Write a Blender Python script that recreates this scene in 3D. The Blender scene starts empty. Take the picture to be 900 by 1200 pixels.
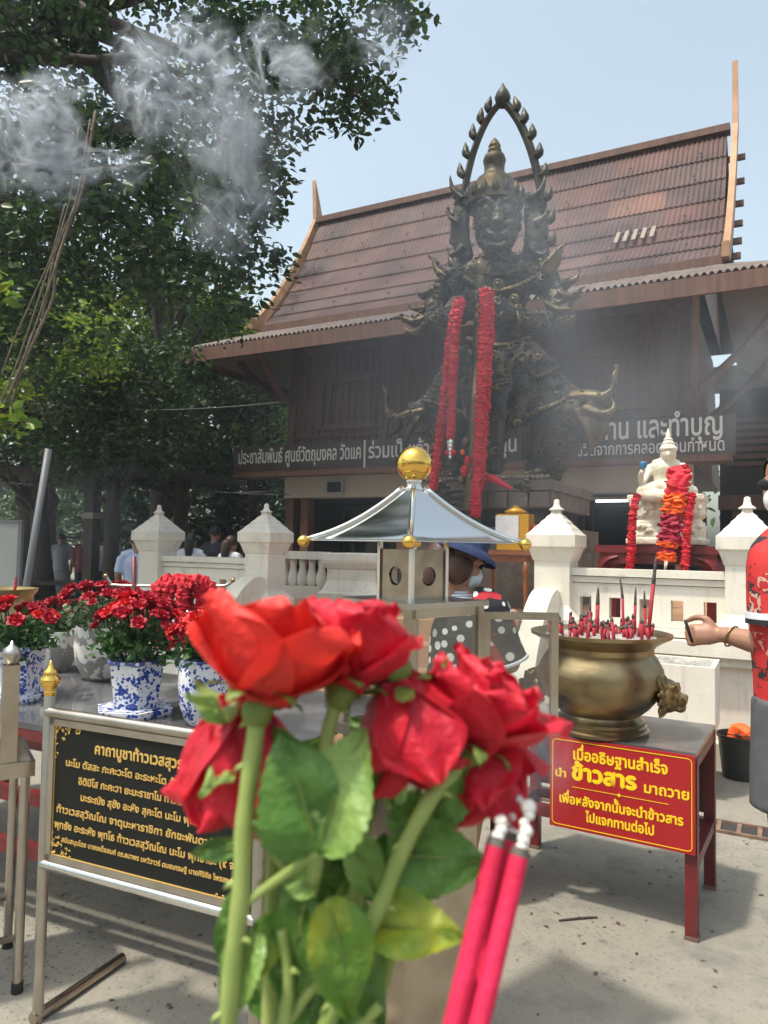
import bpy, bmesh, math, random
import numpy as np
from mathutils import Vector, Matrix, noise
R = math.radians; PI = math.pi
SC = bpy.context.scene; COL = SC.collection
rnd = random.Random(7)

# ------------------------------------------------------------------ camera, sky, sun, exposure
EYE = Vector((0, 0, 1.5)); PITCH, YAW, ROLL = R(2.6), R(28), R(1.0)
_fw = Vector((-math.sin(YAW)*math.cos(PITCH), math.cos(YAW)*math.cos(PITCH), math.sin(PITCH)))
_r0 = Vector((math.cos(YAW), math.sin(YAW), 0)); _u0 = _r0.cross(_fw)
_rt = _r0*math.cos(ROLL)+_u0*math.sin(ROLL); _up = _u0*math.cos(ROLL)-_r0*math.sin(ROLL)
cd = bpy.data.cameras.new('camera'); cam = bpy.data.objects.new('camera', cd); COL.objects.link(cam)
cam.matrix_world = Matrix(((_rt.x, _up.x, -_fw.x, EYE.x), (_rt.y, _up.y, -_fw.y, EYE.y), (_rt.z, _up.z, -_fw.z, EYE.z), (0, 0, 0, 1)))
cd.sensor_fit = 'VERTICAL'; cd.sensor_height = 36; cd.lens = 26.01; cd.clip_start = .02; cd.clip_end = 1000
cd.dof.use_dof = True; cd.dof.focus_distance = 3.2; cd.dof.aperture_fstop = 10
SC.camera = cam
SUN_EL, SUN_AZ = R(67), (-.16, -.236)          # height of the sun; compass direction towards it
W = bpy.data.worlds.new('World'); SC.world = W; W.use_nodes = True
nt = W.node_tree; sky = nt.nodes.new('ShaderNodeTexSky'); sky.sky_type = 'NISHITA'; sky.sun_disc = False
sky.sun_elevation = SUN_EL; sky.sun_rotation = math.atan2(SUN_AZ[0], SUN_AZ[1]); sky.dust_density = 4.0; sky.air_density = 1.3; sky.ozone_density = 1.0
hz_ = nt.nodes.new('ShaderNodeHueSaturation'); hz_.inputs['Saturation'].default_value = .62; hz_.inputs['Value'].default_value = 1.2
nt.links.new(sky.outputs[0], hz_.inputs['Color']); tn_ = nt.nodes.new('ShaderNodeMix'); tn_.data_type = 'RGBA'; tn_.blend_type = 'MULTIPLY'; tn_.inputs[0].default_value = 1; tn_.inputs[7].default_value = (1.06, 1.12, 1.06, 1)
nt.links.new(hz_.outputs[0], tn_.inputs[6]); nt.links.new(tn_.outputs[2], nt.nodes['Background'].inputs[0]); nt.nodes['Background'].inputs[1].default_value = .15
sl = bpy.data.lights.new('sun', 'SUN'); sl.energy = 3.4; sl.angle = R(3); sl.color = (1, .93, .80)
sun = bpy.data.objects.new('sun', sl); COL.objects.link(sun)
_az = Vector((SUN_AZ[0], SUN_AZ[1], 0)).normalized()
sd = _az*math.cos(SUN_EL)+Vector((0, 0, math.sin(SUN_EL)))
sun.rotation_euler = sd.to_track_quat('Z', 'Y').to_euler(); sun.location = (0, 0, 30)
vs = SC.view_settings; vs.view_transform = 'Standard'; vs.look = 'None'; vs.gamma = 1; vs.exposure = .42
SC.cycles.max_bounces = 10; SC.cycles.transparent_max_bounces = 24; SC.cycles.volume_step_rate = .35

# ------------------------------------------------------------------ survey: a sight line of the camera meets a depth, a plane or a height
FPX = 867.0
def ray(px, py): return _fw + _rt*((px-450)/FPX) - _up*((py-600)/FPX)
def P(px, py, d): return EYE + ray(px, py)*d
def V(px, py, v): r = ray(px, py); return EYE + r*(v/r.y)
def G(px, py, z=0.0): r = ray(px, py); return EYE + r*((z-1.5)/r.z)

# ------------------------------------------------------------------ materials
def _n(t, kind, **kw):
    n = t.nodes.new(kind)
    for k, v in kw.items(): setattr(n, k, v)
    return n
def rgba(c): return (c[0], c[1], c[2], 1)
def mat(name, col, rough=.6, metal=0, col2=None, scale=5, lo=.35, hi=.65, bump=0, bscale=None, detail=4, island=None, spec=.5, transl=0, stretch=None, coat=0):
    m = bpy.data.materials.new(name); m.use_nodes = True; t = m.node_tree; b = t.nodes['Principled BSDF']
    b.inputs['Base Color'].default_value = rgba(col); b.inputs['Roughness'].default_value = rough; b.inputs['Metallic'].default_value = metal
    b.inputs['Specular IOR Level'].default_value = spec; b.inputs['Coat Weight'].default_value = coat
    tc = _n(t, 'ShaderNodeTexCoord'); vec = tc.outputs['Object']
    if stretch:
        mp = _n(t, 'ShaderNodeMapping'); mp.inputs['Scale'].default_value = stretch; t.links.new(vec, mp.inputs[0]); vec = mp.outputs[0]
    last = None
    if col2:
        no = _n(t, 'ShaderNodeTexNoise'); no.inputs['Scale'].default_value = scale; no.inputs['Detail'].default_value = detail; t.links.new(vec, no.inputs['Vector'])
        mr = _n(t, 'ShaderNodeMapRange'); mr.inputs[1].default_value = lo; mr.inputs[2].default_value = hi; t.links.new(no.outputs[0], mr.inputs[0])
        mx = _n(t, 'ShaderNodeMix', data_type='RGBA'); mx.inputs[6].default_value = rgba(col); mx.inputs[7].default_value = rgba(col2)
        t.links.new(mr.outputs[0], mx.inputs[0]); last = mx.outputs[2]
    if island:
        ge = _n(t, 'ShaderNodeNewGeometry'); cr = _n(t, 'ShaderNodeValToRGB'); els = cr.color_ramp.elements
        for i, (p, c) in enumerate(island):
            e = els[i] if i < 2 else els.new(p)
            e.position = p; e.color = rgba(c)
        t.links.new(ge.outputs['Random Per Island'], cr.inputs[0])
        if last is not None:
            m2 = _n(t, 'ShaderNodeMix', data_type='RGBA', blend_type='MULTIPLY'); m2.inputs[0].default_value = 1
            t.links.new(cr.outputs[0], m2.inputs[6]); t.links.new(last, m2.inputs[7]); last = m2.outputs[2]
        else: last = cr.outputs[0]
    if last is not None: t.links.new(last, b.inputs['Base Color'])
    if bump:
        n2 = _n(t, 'ShaderNodeTexNoise'); n2.inputs['Scale'].default_value = bscale or scale*4; n2.inputs['Detail'].default_value = 5; t.links.new(vec, n2.inputs['Vector'])
        bp = _n(t, 'ShaderNodeBump'); bp.inputs['Strength'].default_value = bump; bp.inputs['Distance'].default_value = .02
        t.links.new(n2.outputs[0], bp.inputs['Height']); t.links.new(bp.outputs[0], b.inputs['Normal'])
    if transl:
        tr = _n(t, 'ShaderNodeBsdfTranslucent'); tr.inputs[0].default_value = rgba(col2 or col)
        if last is not None: t.links.new(last, tr.inputs[0])
        ms = _n(t, 'ShaderNodeMixShader'); ms.inputs[0].default_value = transl
        out = t.nodes['Material Output']; t.links.new(b.outputs[0], ms.inputs[1]); t.links.new(tr.outputs[0], ms.inputs[2]); t.links.new(ms.outputs[0], out.inputs[0])
    return m

M = {}
M['concrete'] = mat('concrete', (.205, .190, .160), .85, 0, (.26, .24, .20), 1.1, .3, .7, .25, 40, 8)
M['white'] = mat('white_paint', (.73, .675, .595), .5, 0, (.60, .55, .47), 2.6, .45, .8, .08, 30)
M['tile'] = mat('terrace_tile', (.46, .26, .15), .5, 0, (.38, .21, .12), 2.5)
M['bronze'] = mat('dark_bronze', (.045, .044, .038), .5, .7, (.12, .09, .05), 5, .45, .75, 1.0, 11, 8)
M['bronze_gold'] = mat('worn_bronze', (.17, .125, .065), .46, .85, (.05, .045, .033), 4, .4, .7, .5, 18, 6)
M['stone'] = mat('brown_stone', (.19, .15, .12), .7, 0, (.10, .08, .065), 6, .3, .7, .4, 25)
M['wood'] = mat('house_wood', (.150, .066, .040), .6, 0, (.080, .036, .023), 3, .3, .7, .3, 20, 5, stretch=(6, 6, .6))
M['wood_dark'] = mat('dark_wood', (.028, .015, .011), .6, 0, (.018, .01, .008), 4)
M['barge'] = mat('barge_board_paint', (.40, .22, .11), .55, 0, (.28, .14, .07), 3)
M['rooftile'] = mat('roof_tile', (1, 1, 1), .6, 0, (.40, .39, .43), 1.3, .34, .70, .3, 30, 12,
    island=[(0, (.105, .046, .038)), (.35, (.125, .054, .044)), (.62, (.09, .047, .042)), (.82, (.11, .062, .056)), (.94, (.16, .068, .05)), (1, (.18, .085, .06))])
M['tin'] = mat('grey_roof_tile', (.17, .135, .12), .65, 0, (.11, .08, .07), 5)
M['soffit'] = mat('soffit_board', (.25, .20, .17), .8)
M['banner'] = mat('banner_face', (.060, .045, .040), .5, 0, (.045, .032, .028), 2)
M['letter'] = mat('pale_lettering', (.56, .54, .52), .5)
M['cream'] = mat('cream_beam', (.42, .37, .31), .7)
M['dark'] = mat('dim_interior', (.03, .025, .025), .8)  # near-black colour stands in for shade in the shop recess and drain
M['glass_dark'] = mat('dark_window_glass', (.015, .02, .022), .08)
M['steel'] = mat('polished_steel', (.70, .69, .67), .10, 1)
M['steel_warm'] = mat('brushed_steel', (.47, .41, .335), .25, 1, (.32, .265, .205), 9, .4, .8, .03, 60)
M['steel_old'] = mat('weathered_steel', (.50, .46, .41), .33, 1, (.36, .32, .28), 9, .4, .8)
M['steel_smoked'] = mat('sooty_steel', (.40, .345, .28), .13, 1, (.26, .22, .18), 14, .4, .7)  # dark tan stands in for the dim surroundings a mirror plate would reflect
M['gold'] = mat('polished_gold', (.85, .52, .12), .08, 1)
M['brass'] = mat('urn_brass', (.44, .335, .18), .36, 1, (.20, .15, .09), 3.4, .38, .7, .10, 25, 6)
M['brass_dull'] = mat('dull_brass', (.42, .30, .14), .4, 1, (.25, .18, .09), 6)
M['redpaint'] = mat('red_paint', (.165, .013, .016), .42, 0, (.10, .012, .013), 7)
M['signred'] = mat('sign_red', (.38, .010, .014), .4, 0, (.33, .009, .012), 3)
M['yellow'] = mat('sign_yellow', (.88, .60, .01), .45)
M['slab'] = mat('grey_marble', (.075, .075, .08), .10, 0, (.19, .19, .20), 3.5, .42, .72, 0, detail=8)
M['black'] = mat('sign_black', (.010, .011, .010), .5, spec=.2)
M['goldink'] = mat('gold_lettering', (.72, .47, .14), .4, .4)
M['ash'] = mat('ash', (.38, .36, .34), .9, 0, (.2, .19, .18), 30)
M['incense'] = mat('incense_red', (.36, .018, .035), .7, 0, (.28, .014, .03), 12)
M['burnt'] = mat('burnt_tip', (.045, .035, .03), .9, 0, (.14, .12, .11), 90)
M['plastic'] = mat('black_plastic', (.018, .018, .018), .4)
M['rust'] = mat('drain_iron', (.22, .14, .10), .7, 0, (.13, .08, .06), 12)
M['lionbrass'] = mat('lion_brass', (.40, .28, .12), .34, 1, (.14, .10, .06), 14, .4, .65, .4, 40)
M['marble'] = mat('pale_statue', (.72, .66, .54), .5, 0, (.60, .54, .42), 8, .35, .7, .5, 40, 6)
M['garland'] = mat('red_garland', (.62, .012, .03), .7, 0, (.42, .008, .02), 22, .35, .65, .4, 70)
M['garland_orange'] = mat('orange_garland', (.85, .14, .015), .7, 0, (.75, .09, .01), 25)
M['garland_dark'] = mat('dark_red_garland', (.38, .012, .05), .7, 0, (.30, .01, .035), 25)
M['skin'] = mat('skin', (.42, .23, .15), .5, 0, (.36, .19, .12), 9)
M['skin_tan'] = mat('tan_skin', (.33, .17, .11), .5, 0, (.28, .14, .09), 9)
M['hair'] = mat('black_hair', (.012, .010, .009), .5)
M['hair_brown'] = mat('brown_hair', (.07, .028, .018), .5, 0, (.035, .015, .01), 30, stretch=(1, 1, .2))
M['mask'] = mat('face_mask', (.55, .68, .76), .7)
M['maskwhite'] = mat('white_mask', (.75, .75, .75), .7)
M['hat'] = mat('blue_denim', (.018, .032, .095), .95, 0, (.012, .022, .065), 40)
M['shorts'] = mat('grey_shorts', (.09, .09, .10), .85, 0, (.07, .07, .08), 20)
M['clothwhite'] = mat('white_cloth', (.66, .68, .74), .8)
M['clothgrey'] = mat('grey_cloth', (.33, .33, .36), .8)
M['clothred'] = mat('maroon_cloth', (.14, .02, .03), .8)
M['clothdark'] = mat('dark_cloth', (.03, .03, .045), .8)
M['clothblue'] = mat('pale_blue_cloth', (.40, .47, .68), .8)
M['bark'] = mat('bark', (.065, .05, .038), .9, 0, (.035, .027, .02), 8, .3, .7, .8, 30, stretch=(1, 1, .25))
M['root'] = mat('aerial_root', (.15, .12, .085), .85, 0, (.08, .06, .045), 20)
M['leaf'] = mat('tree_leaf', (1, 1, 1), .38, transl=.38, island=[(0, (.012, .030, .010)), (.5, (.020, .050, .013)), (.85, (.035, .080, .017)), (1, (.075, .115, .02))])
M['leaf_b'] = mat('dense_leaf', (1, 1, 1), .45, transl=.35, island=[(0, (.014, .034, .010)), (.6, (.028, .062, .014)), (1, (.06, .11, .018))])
M['leaf_y'] = mat('bright_leaf', (1, 1, 1), .45, transl=.5, island=[(0, (.07, .15, .016)), (.6, (.17, .27, .026)), (1, (.33, .37, .05))])  # raised yellow-green colour carries the sunlight on these leaves
M['fol'] = mat('rose_foliage', (1, 1, 1), .42, transl=.3, island=[(0, (.018, .060, .014)), (.6, (.035, .11, .024)), (1, (.08, .16, .04))])
M['fol_pale'] = mat('variegated_foliage', (1, 1, 1), .5, transl=.3, island=[(0, (.04, .09, .03)), (.6, (.12, .18, .08)), (1, (.32, .36, .22))])
M['bloom'] = mat('bloom_red', (1, 1, 1), .55, transl=.25, island=[(0, (.55, .010, .016)), (.6, (.70, .012, .018)), (1, (.82, .03, .024))])
M['bloom_dark'] = mat('bloom_crimson', (1, 1, 1), .55, transl=.2, island=[(0, (.36, .006, .022)), (.6, (.48, .009, .03)), (1, (.60, .016, .045))])
M['pebble'] = mat('pot_white', (.72, .70, .66), .35, 0, (.27, .265, .255), 13, .50, .53, .05, detail=5)
M['rod'] = mat('pole_grey', (.13, .135, .15), .5)
M['board'] = mat('grey_board', (.30, .31, .30), .6)
M['gold_wrap'] = mat('gold_wrapping', (.75, .38, .03), .3, .5)
M['paper'] = mat('white_paper', (.75, .73, .74), .7, 0, (.62, .6, .64), 9)
M['altarwood'] = mat('varnished_wood', (.28, .10, .04), .35, 0, (.20, .07, .03), 6)
M['fruit'] = mat('red_fruit', (.5, .02, .03), .35)
M['silver'] = mat('silver_bead', (.8, .78, .75), .25, 1)
M['white_ash'] = mat('white_ash', (.75, .73, .69), .9)

def pot_mat():
    m = bpy.data.materials.new('blue_white_porcelain'); m.use_nodes = True; t = m.node_tree; b = t.nodes['Principled BSDF']
    b.inputs['Roughness'].default_value = .18
    tc = _n(t, 'ShaderNodeTexCoord'); vo = _n(t, 'ShaderNodeTexVoronoi'); vo.inputs['Scale'].default_value = 68
    no = _n(t, 'ShaderNodeTexNoise'); no.inputs['Scale'].default_value = 24; no.inputs['Detail'].default_value = 3
    n2 = _n(t, 'ShaderNodeTexNoise'); n2.inputs['Scale'].default_value = 130; n2.inputs['Detail'].default_value = 3
    for x in (vo, no, n2): t.links.new(tc.outputs['Object'], x.inputs['Vector'])
    a = _n(t, 'ShaderNodeMath', operation='MULTIPLY_ADD'); a.inputs[1].default_value = -.55
    t.links.new(vo.outputs[0], a.inputs[0]); t.links.new(no.outputs[0], a.inputs[2])
    a2 = _n(t, 'ShaderNodeMath', operation='MULTIPLY_ADD'); a2.inputs[1].default_value = .30; t.links.new(n2.outputs[0], a2.inputs[0]); t.links.new(a.outputs[0], a2.inputs[2])
    cr = _n(t, 'ShaderNodeValToRGB'); e = cr.color_ramp.elements
    e[0].position = .385; e[0].color = (.72, .72, .74, 1); e[1].position = .50; e[1].color = (.022, .05, .26, 1)
    k = e.new(.41); k.color = (.22, .30, .58, 1)
    t.links.new(a2.outputs[0], cr.inputs[0]); t.links.new(cr.outputs[0], b.inputs['Base Color'])
    return m
M['porcelain'] = pot_mat()
M['porcelain_rim'] = mat('porcelain_rim', (.06, .10, .34), .2, 0, (.6, .62, .7), 40, .5, .56)

def dots_mat():
    m = bpy.data.materials.new('polka_dot_cloth'); m.use_nodes = True; t = m.node_tree; b = t.nodes['Principled BSDF']; b.inputs['Roughness'].default_value = .8
    tc = _n(t, 'ShaderNodeTexCoord')
    mp = _n(t, 'ShaderNodeMapping'); mp.inputs['Scale'].default_value = (14, 14, 14); mp.inputs['Rotation'].default_value = (.3, .2, .6); t.links.new(tc.outputs['Object'], mp.inputs[0])
    vo = _n(t, 'ShaderNodeTexVoronoi'); vo.inputs['Scale'].default_value = 1.25; vo.inputs['Randomness'].default_value = .45; t.links.new(mp.outputs[0], vo.inputs['Vector'])
    lt = _n(t, 'ShaderNodeMath', operation='LESS_THAN'); lt.inputs[1].default_value = .33; t.links.new(vo.outputs[0], lt.inputs[0])
    no = _n(t, 'ShaderNodeTexNoise'); no.inputs['Scale'].default_value = 9; t.links.new(tc.outputs['Object'], no.inputs['Vector'])
    gt = _n(t, 'ShaderNodeMath', operation='GREATER_THAN'); gt.inputs[1].default_value = .60; t.links.new(no.outputs[0], gt.inputs[0])
    m1 = _n(t, 'ShaderNodeMix', data_type='RGBA'); m1.inputs[6].default_value = (.010, .011, .016, 1); m1.inputs[7].default_value = (.38, .012, .02, 1); t.links.new(gt.outputs[0], m1.inputs[0])
    m2 = _n(t, 'ShaderNodeMix', data_type='RGBA'); m2.inputs[7].default_value = (.75, .74, .72, 1); t.links.new(m1.outputs[2], m2.inputs[6]); t.links.new(lt.outputs[0], m2.inputs[0])
    t.links.new(m2.outputs[2], b.inputs['Base Color']); return m
M['dots'] = dots_mat()
def shirt_mat():
    m = bpy.data.materials.new('printed_red_cloth'); m.use_nodes = True; t = m.node_tree; b = t.nodes['Principled BSDF']; b.inputs['Roughness'].default_value = .75
    tc = _n(t, 'ShaderNodeTexCoord'); vo = _n(t, 'ShaderNodeTexVoronoi'); vo.inputs['Scale'].default_value = 17; vo.feature = 'F1'; vo.distance = 'CHEBYCHEV'
    t.links.new(tc.outputs['Object'], vo.inputs['Vector'])
    cr = _n(t, 'ShaderNodeValToRGB'); cr.color_ramp.interpolation = 'CONSTANT'; e = cr.color_ramp.elements
    e[0].position = 0; e[0].color = (.50, .022, .022, 1); e[1].position = .46; e[1].color = (.02, .016, .02, 1)
    k = e.new(.72); k.color = (.40, .012, .015, 1); k = e.new(.86); k.color = (.50, .30, .24, 1); k = e.new(.92); k.color = (.04, .02, .025, 1)
    sp = _n(t, 'ShaderNodeSeparateColor'); t.links.new(vo.outputs['Color'], sp.inputs[0])
    no = _n(t, 'ShaderNodeTexNoise'); no.inputs['Scale'].default_value = 28; t.links.new(tc.outputs['Object'], no.inputs['Vector'])
    ad = _n(t, 'ShaderNodeMath', operation='MULTIPLY_ADD'); ad.inputs[1].default_value = .5; t.links.new(no.outputs[0], ad.inputs[0]); 
    su = _n(t, 'ShaderNodeMath', operation='SUBTRACT'); su.inputs[1].default_value = .25; t.links.new(sp.outputs[0], su.inputs[0]); t.links.new(su.outputs[0], ad.inputs[2])
    t.links.new(ad.outputs[0], cr.inputs[0]); t.links.new(cr.outputs[0], b.inputs['Base Color']); return m
M['shirt'] = shirt_mat()
def glass_mat(name, tint=(.95, .97, .96), gloss=.10):
    m = bpy.data.materials.new(name); m.use_nodes = True; t = m.node_tree; t.nodes.remove(t.nodes['Principled BSDF'])
    a = _n(t, 'ShaderNodeBsdfTransparent'); a.inputs[0].default_value = rgba(tint); g = _n(t, 'ShaderNodeBsdfGlossy'); g.inputs[1].default_value = .03
    s = _n(t, 'ShaderNodeMixShader'); s.inputs[0].default_value = gloss
    t.links.new(a.outputs[0], s.inputs[1]); t.links.new(g.outputs[0], s.inputs[2]); t.links.new(s.outputs[0], t.nodes['Material Output'].inputs[0]); return m
M['glass'] = glass_mat('cabinet_glass', (.80, .81, .80), .12)
def ground_mat():
    m = M['concrete']; t = m.node_tree; b = t.nodes['Principled BSDF']
    base = b.inputs['Base Color'].links[0].from_socket; tc = [n for n in t.nodes if n.type == 'TEX_COORD'][0]
    def layer(prev, scale, lo, hi, col, det=4, amt=1):
        no = _n(t, 'ShaderNodeTexNoise'); no.inputs['Scale'].default_value = scale; no.inputs['Detail'].default_value = det; no.inputs['Roughness'].default_value = .62; t.links.new(tc.outputs['Object'], no.inputs['Vector'])
        mr = _n(t, 'ShaderNodeMapRange'); mr.inputs[1].default_value = lo; mr.inputs[2].default_value = hi; mr.inputs[4].default_value = amt; t.links.new(no.outputs[0], mr.inputs[0])
        mx = _n(t, 'ShaderNodeMix', data_type='RGBA'); mx.inputs[7].default_value = rgba(col); t.links.new(prev, mx.inputs[6]); f = mr.outputs[0]
        if scale > 10:
            n3 = _n(t, 'ShaderNodeTexNoise'); n3.inputs['Scale'].default_value = .9; n3.inputs['Detail'].default_value = 4; t.links.new(tc.outputs['Object'], n3.inputs['Vector']); m3 = _n(t, 'ShaderNodeMapRange'); m3.inputs[1].default_value = .40; m3.inputs[2].default_value = .62; m3.inputs[3].default_value = .08; t.links.new(n3.outputs[0], m3.inputs[0])
            mu = _n(t, 'ShaderNodeMath', operation='MULTIPLY'); t.links.new(f, mu.inputs[0]); t.links.new(m3.outputs[0], mu.inputs[1]); f = mu.outputs[0]
        t.links.new(f, mx.inputs[0]); return mx.outputs[2]
    c = layer(base, 7, .5, .72, (.14, .135, .122), 8, .7)
    c = layer(c, 26, .61, .68, (.075, .07, .065), 3, .9)
    c = layer(c, 14, .66, .70, (.07, .066, .06), 4, .8)
    c = layer(c, 60, .61, .66, (.055, .052, .048), 2, .85)
    c = layer(c, 2.2, .56, .68, (.12, .115, .107), 8, .7)
    t.links.new(c, b.inputs['Base Color'])
ground_mat()
def streaks(m, col, amt):
    """rain streaks and grime on painted masonry"""
    t = m.node_tree; b = t.nodes['Principled BSDF']; prev = b.inputs['Base Color'].links[0].from_socket; tc = [n for n in t.nodes if n.type == 'TEX_COORD'][0]
    for sc_, st, lo, hi in ((5, (3, 3, .35), .55, .75), (9, (1, 1, 1), .60, .72), (40, (1, 1, 1), .66, .72)):
        mp = _n(t, 'ShaderNodeMapping'); mp.inputs['Scale'].default_value = st; t.links.new(tc.outputs['Object'], mp.inputs[0]); no = _n(t, 'ShaderNodeTexNoise'); no.inputs['Scale'].default_value = sc_; no.inputs['Detail'].default_value = 6; t.links.new(mp.outputs[0], no.inputs['Vector'])
        mr = _n(t, 'ShaderNodeMapRange'); mr.inputs[1].default_value = lo; mr.inputs[2].default_value = hi; mr.inputs[4].default_value = amt; t.links.new(no.outputs[0], mr.inputs[0])
        mx = _n(t, 'ShaderNodeMix', data_type='RGBA'); mx.inputs[7].default_value = rgba(col); t.links.new(prev, mx.inputs[6]); t.links.new(mr.outputs[0], mx.inputs[0]); prev = mx.outputs[2]
    t.links.new(prev, b.inputs['Base Color'])
streaks(M['white'], (.36, .33, .28), .38); streaks(M['marble'], (.34, .29, .20), .45); streaks(M['redpaint'], (.05, .03, .025), .5)

# ------------------------------------------------------------------ geometry helpers
def B(): return bmesh.new()
def box(bm, c, s, rz=0, taper=1.0, mx=None):
    x, y, z = s[0]/2, s[1]/2, s[2]/2
    mt = Matrix.Translation(Vector(c)) @ Matrix.Rotation(rz, 4, 'Z')
    if mx is not None: mt = mx @ mt
    vs = [bm.verts.new(mt @ Vector((sx*x*(taper if sz > 0 else 1), sy*y*(taper if sz > 0 else 1), sz*z))) for sz in (-1, 1) for sx, sy in ((-1, -1), (1, -1), (1, 1), (-1, 1))]
    for f in ((3, 2, 1, 0), (4, 5, 6, 7), (0, 1, 5, 4), (1, 2, 6, 5), (2, 3, 7, 6), (3, 0, 4, 7)): bm.faces.new([vs[i] for i in f])
def bar(bm, a, b, w, h=None, up=(0, 0, 1)):
    a, b = Vector(a), Vector(b); h = h or w; d = (b-a); L = d.length; d.normalize(); u = Vector(up)
    if abs(d.dot(u)) > .98: u = Vector((0, 1, 0))
    s = d.cross(u).normalized(); u = s.cross(d)
    mt = Matrix(((s.x, d.x, u.x, (a.x+b.x)/2), (s.y, d.y, u.y, (a.y+b.y)/2), (s.z, d.z, u.z, (a.z+b.z)/2), (0, 0, 0, 1)))
    box(bm, (0, 0, 0), (w, L, h), mx=mt)
def lathe(bm, prof, seg=24, c=(0, 0, 0), sx=1, sy=1, mx=None, cap=True, a0=0):
    rings = []
    for r, z in prof:
        ring = []
        for i in range(seg):
            a = a0+2*PI*i/seg; p = Vector((c[0]+r*math.cos(a)*sx, c[1]+r*math.sin(a)*sy, c[2]+z))
            ring.append(bm.verts.new(mx @ p if mx is not None else p))
        rings.append(ring)
    for k in range(len(rings)-1):
        for i in range(seg):
            j = (i+1) % seg; bm.faces.new((rings[k][i], rings[k][j], rings[k+1][j], rings[k+1][i]))
    if cap:
        bm.faces.new(rings[0][::-1]); bm.faces.new(rings[-1])
def catmull(pts, n):
    pts = [tuple(p) for p in pts]; out = []; m = len(pts)
    for i in range(m-1):
        p0, p1, p2, p3 = pts[max(i-1, 0)], pts[i], pts[i+1], pts[min(i+2, m-1)]
        for k in range(n):
            t = k/n; out.append(tuple(.5*((2*b)+(-a+c)*t+(2*a-5*b+4*c-d)*t*t+(-a+3*b-3*c+d)*t**3) for a, b, c, d in zip(p0, p1, p2, p3)))
    out.append(pts[-1]); return out
def tube(bm, pts, rad, seg=10, smooth=0, flat=1.0, flat_up=None):
    pts = [Vector(p) for p in pts]
    if not hasattr(rad, '__len__'): rad = [rad]*len(pts)
    if smooth:
        q = catmull([(*p, r) for p, r in zip(pts, rad)], smooth); pts = [Vector(p[:3]) for p in q]; rad = [max(p[3], 1e-4) for p in q]
    t0 = (pts[1]-pts[0]).normalized(); up = Vector(flat_up) if flat_up else (Vector((0, 0, 1)) if abs(t0.z) < .9 else Vector((0, 1, 0)))
    s = t0.cross(up).normalized(); rings = []
    for i, p in enumerate(pts):
        t = (pts[min(i+1, len(pts)-1)]-pts[max(i-1, 0)]).normalized()
        s = (s-t*s.dot(t)).normalized(); u = s.cross(t)
        rings.append([bm.verts.new(p+(s*math.cos(2*PI*k/seg)+u*(math.sin(2*PI*k/seg)*flat))*rad[i]) for k in range(seg)])
    for a, b in zip(rings, rings[1:]):
        for k in range(seg): bm.faces.new((a[k], a[(k+1) % seg], b[(k+1) % seg], b[k]))
    bm.faces.new(rings[0][::-1]); bm.faces.new(rings[-1])
def ball(bm, c, r, sx=1, sy=1, sz=1, sub=2):
    bmesh.ops.create_icosphere(bm, subdivisions=sub, radius=r, matrix=Matrix.Translation(Vector(c)) @ Matrix.Diagonal((sx, sy, sz, 1)))
def prism(bm, pts, mx, th):
    a = [bm.verts.new(mx @ Vector((x, 0, z))) for x, z in pts]; b = [bm.verts.new(mx @ Vector((x, th, z))) for x, z in pts]
    bm.faces.new(a); bm.faces.new(b[::-1]); n = len(pts)
    for i in range(n): bm.faces.new((a[i], b[i], b[(i+1) % n], a[(i+1) % n]))
def mesh_of(name, bm, m, smooth=False, recalc=True, bevel=0):
    if bevel: bmesh.ops.bevel(bm, geom=[e for e in bm.edges if e.is_manifold and e.calc_face_angle(0) > .6], offset=bevel, segments=2, affect='EDGES', clamp_overlap=True)
    if recalc: bmesh.ops.recalc_face_normals(bm, faces=bm.faces)
    me = bpy.data.meshes.new(name); bm.to_mesh(me); bm.free()
    if m: me.materials.append(m)
    if smooth: me.polygons.foreach_set('use_smooth', [True]*len(me.polygons))
    return me
def local(root):
    return (Matrix.Translation(root.location) @ Matrix.Rotation(root.rotation_euler.z, 4, 'Z')).inverted()
def obj(name, bm, m, parent=None, w=False, smooth=False, bevel=0, recalc=True):
    """links a bmesh as ONE object; w: it was drawn in world coordinates"""
    if w and parent is not None:
        q = parent
        while q.parent: q = q.parent
        bm.transform(local(q))
    o = bpy.data.objects.new(name, mesh_of(name, bm, m, smooth, recalc, bevel)); COL.objects.link(o)
    if parent is not None: o.parent = parent
    if smooth == 'auto': autosmooth(o)
    return o
def omesh(name, me, parent=None):
    o = bpy.data.objects.new(name, me); COL.objects.link(o)
    if parent is not None: o.parent = parent
    return o
def autosmooth(o, ang=35):
    me = o.data; bm = bmesh.new(); bm.from_mesh(me)
    for e in bm.edges: e.smooth = not (len(e.link_faces) == 2 and e.calc_face_angle(0) > R(ang))
    for f in bm.faces: f.smooth = True
    bm.to_mesh(me); bm.free()
def thing(name, label, cat, loc=(0, 0, 0), rz=0, group=None):
    o = bpy.data.objects.new(name, None); COL.objects.link(o); o.empty_display_size = .1
    o.location = loc; o.rotation_euler = (0, 0, rz); o['label'] = label; o['category'] = cat
    if group: o['group'] = group
    return o
def tag(o, label, cat, group=None):
    o['label'] = label; o['category'] = cat
    if group: o['group'] = group
    return o
def struct(name, bm, m, kind='structure', **k):
    o = obj(name, bm, m, **k); o['kind'] = kind; return o
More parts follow.
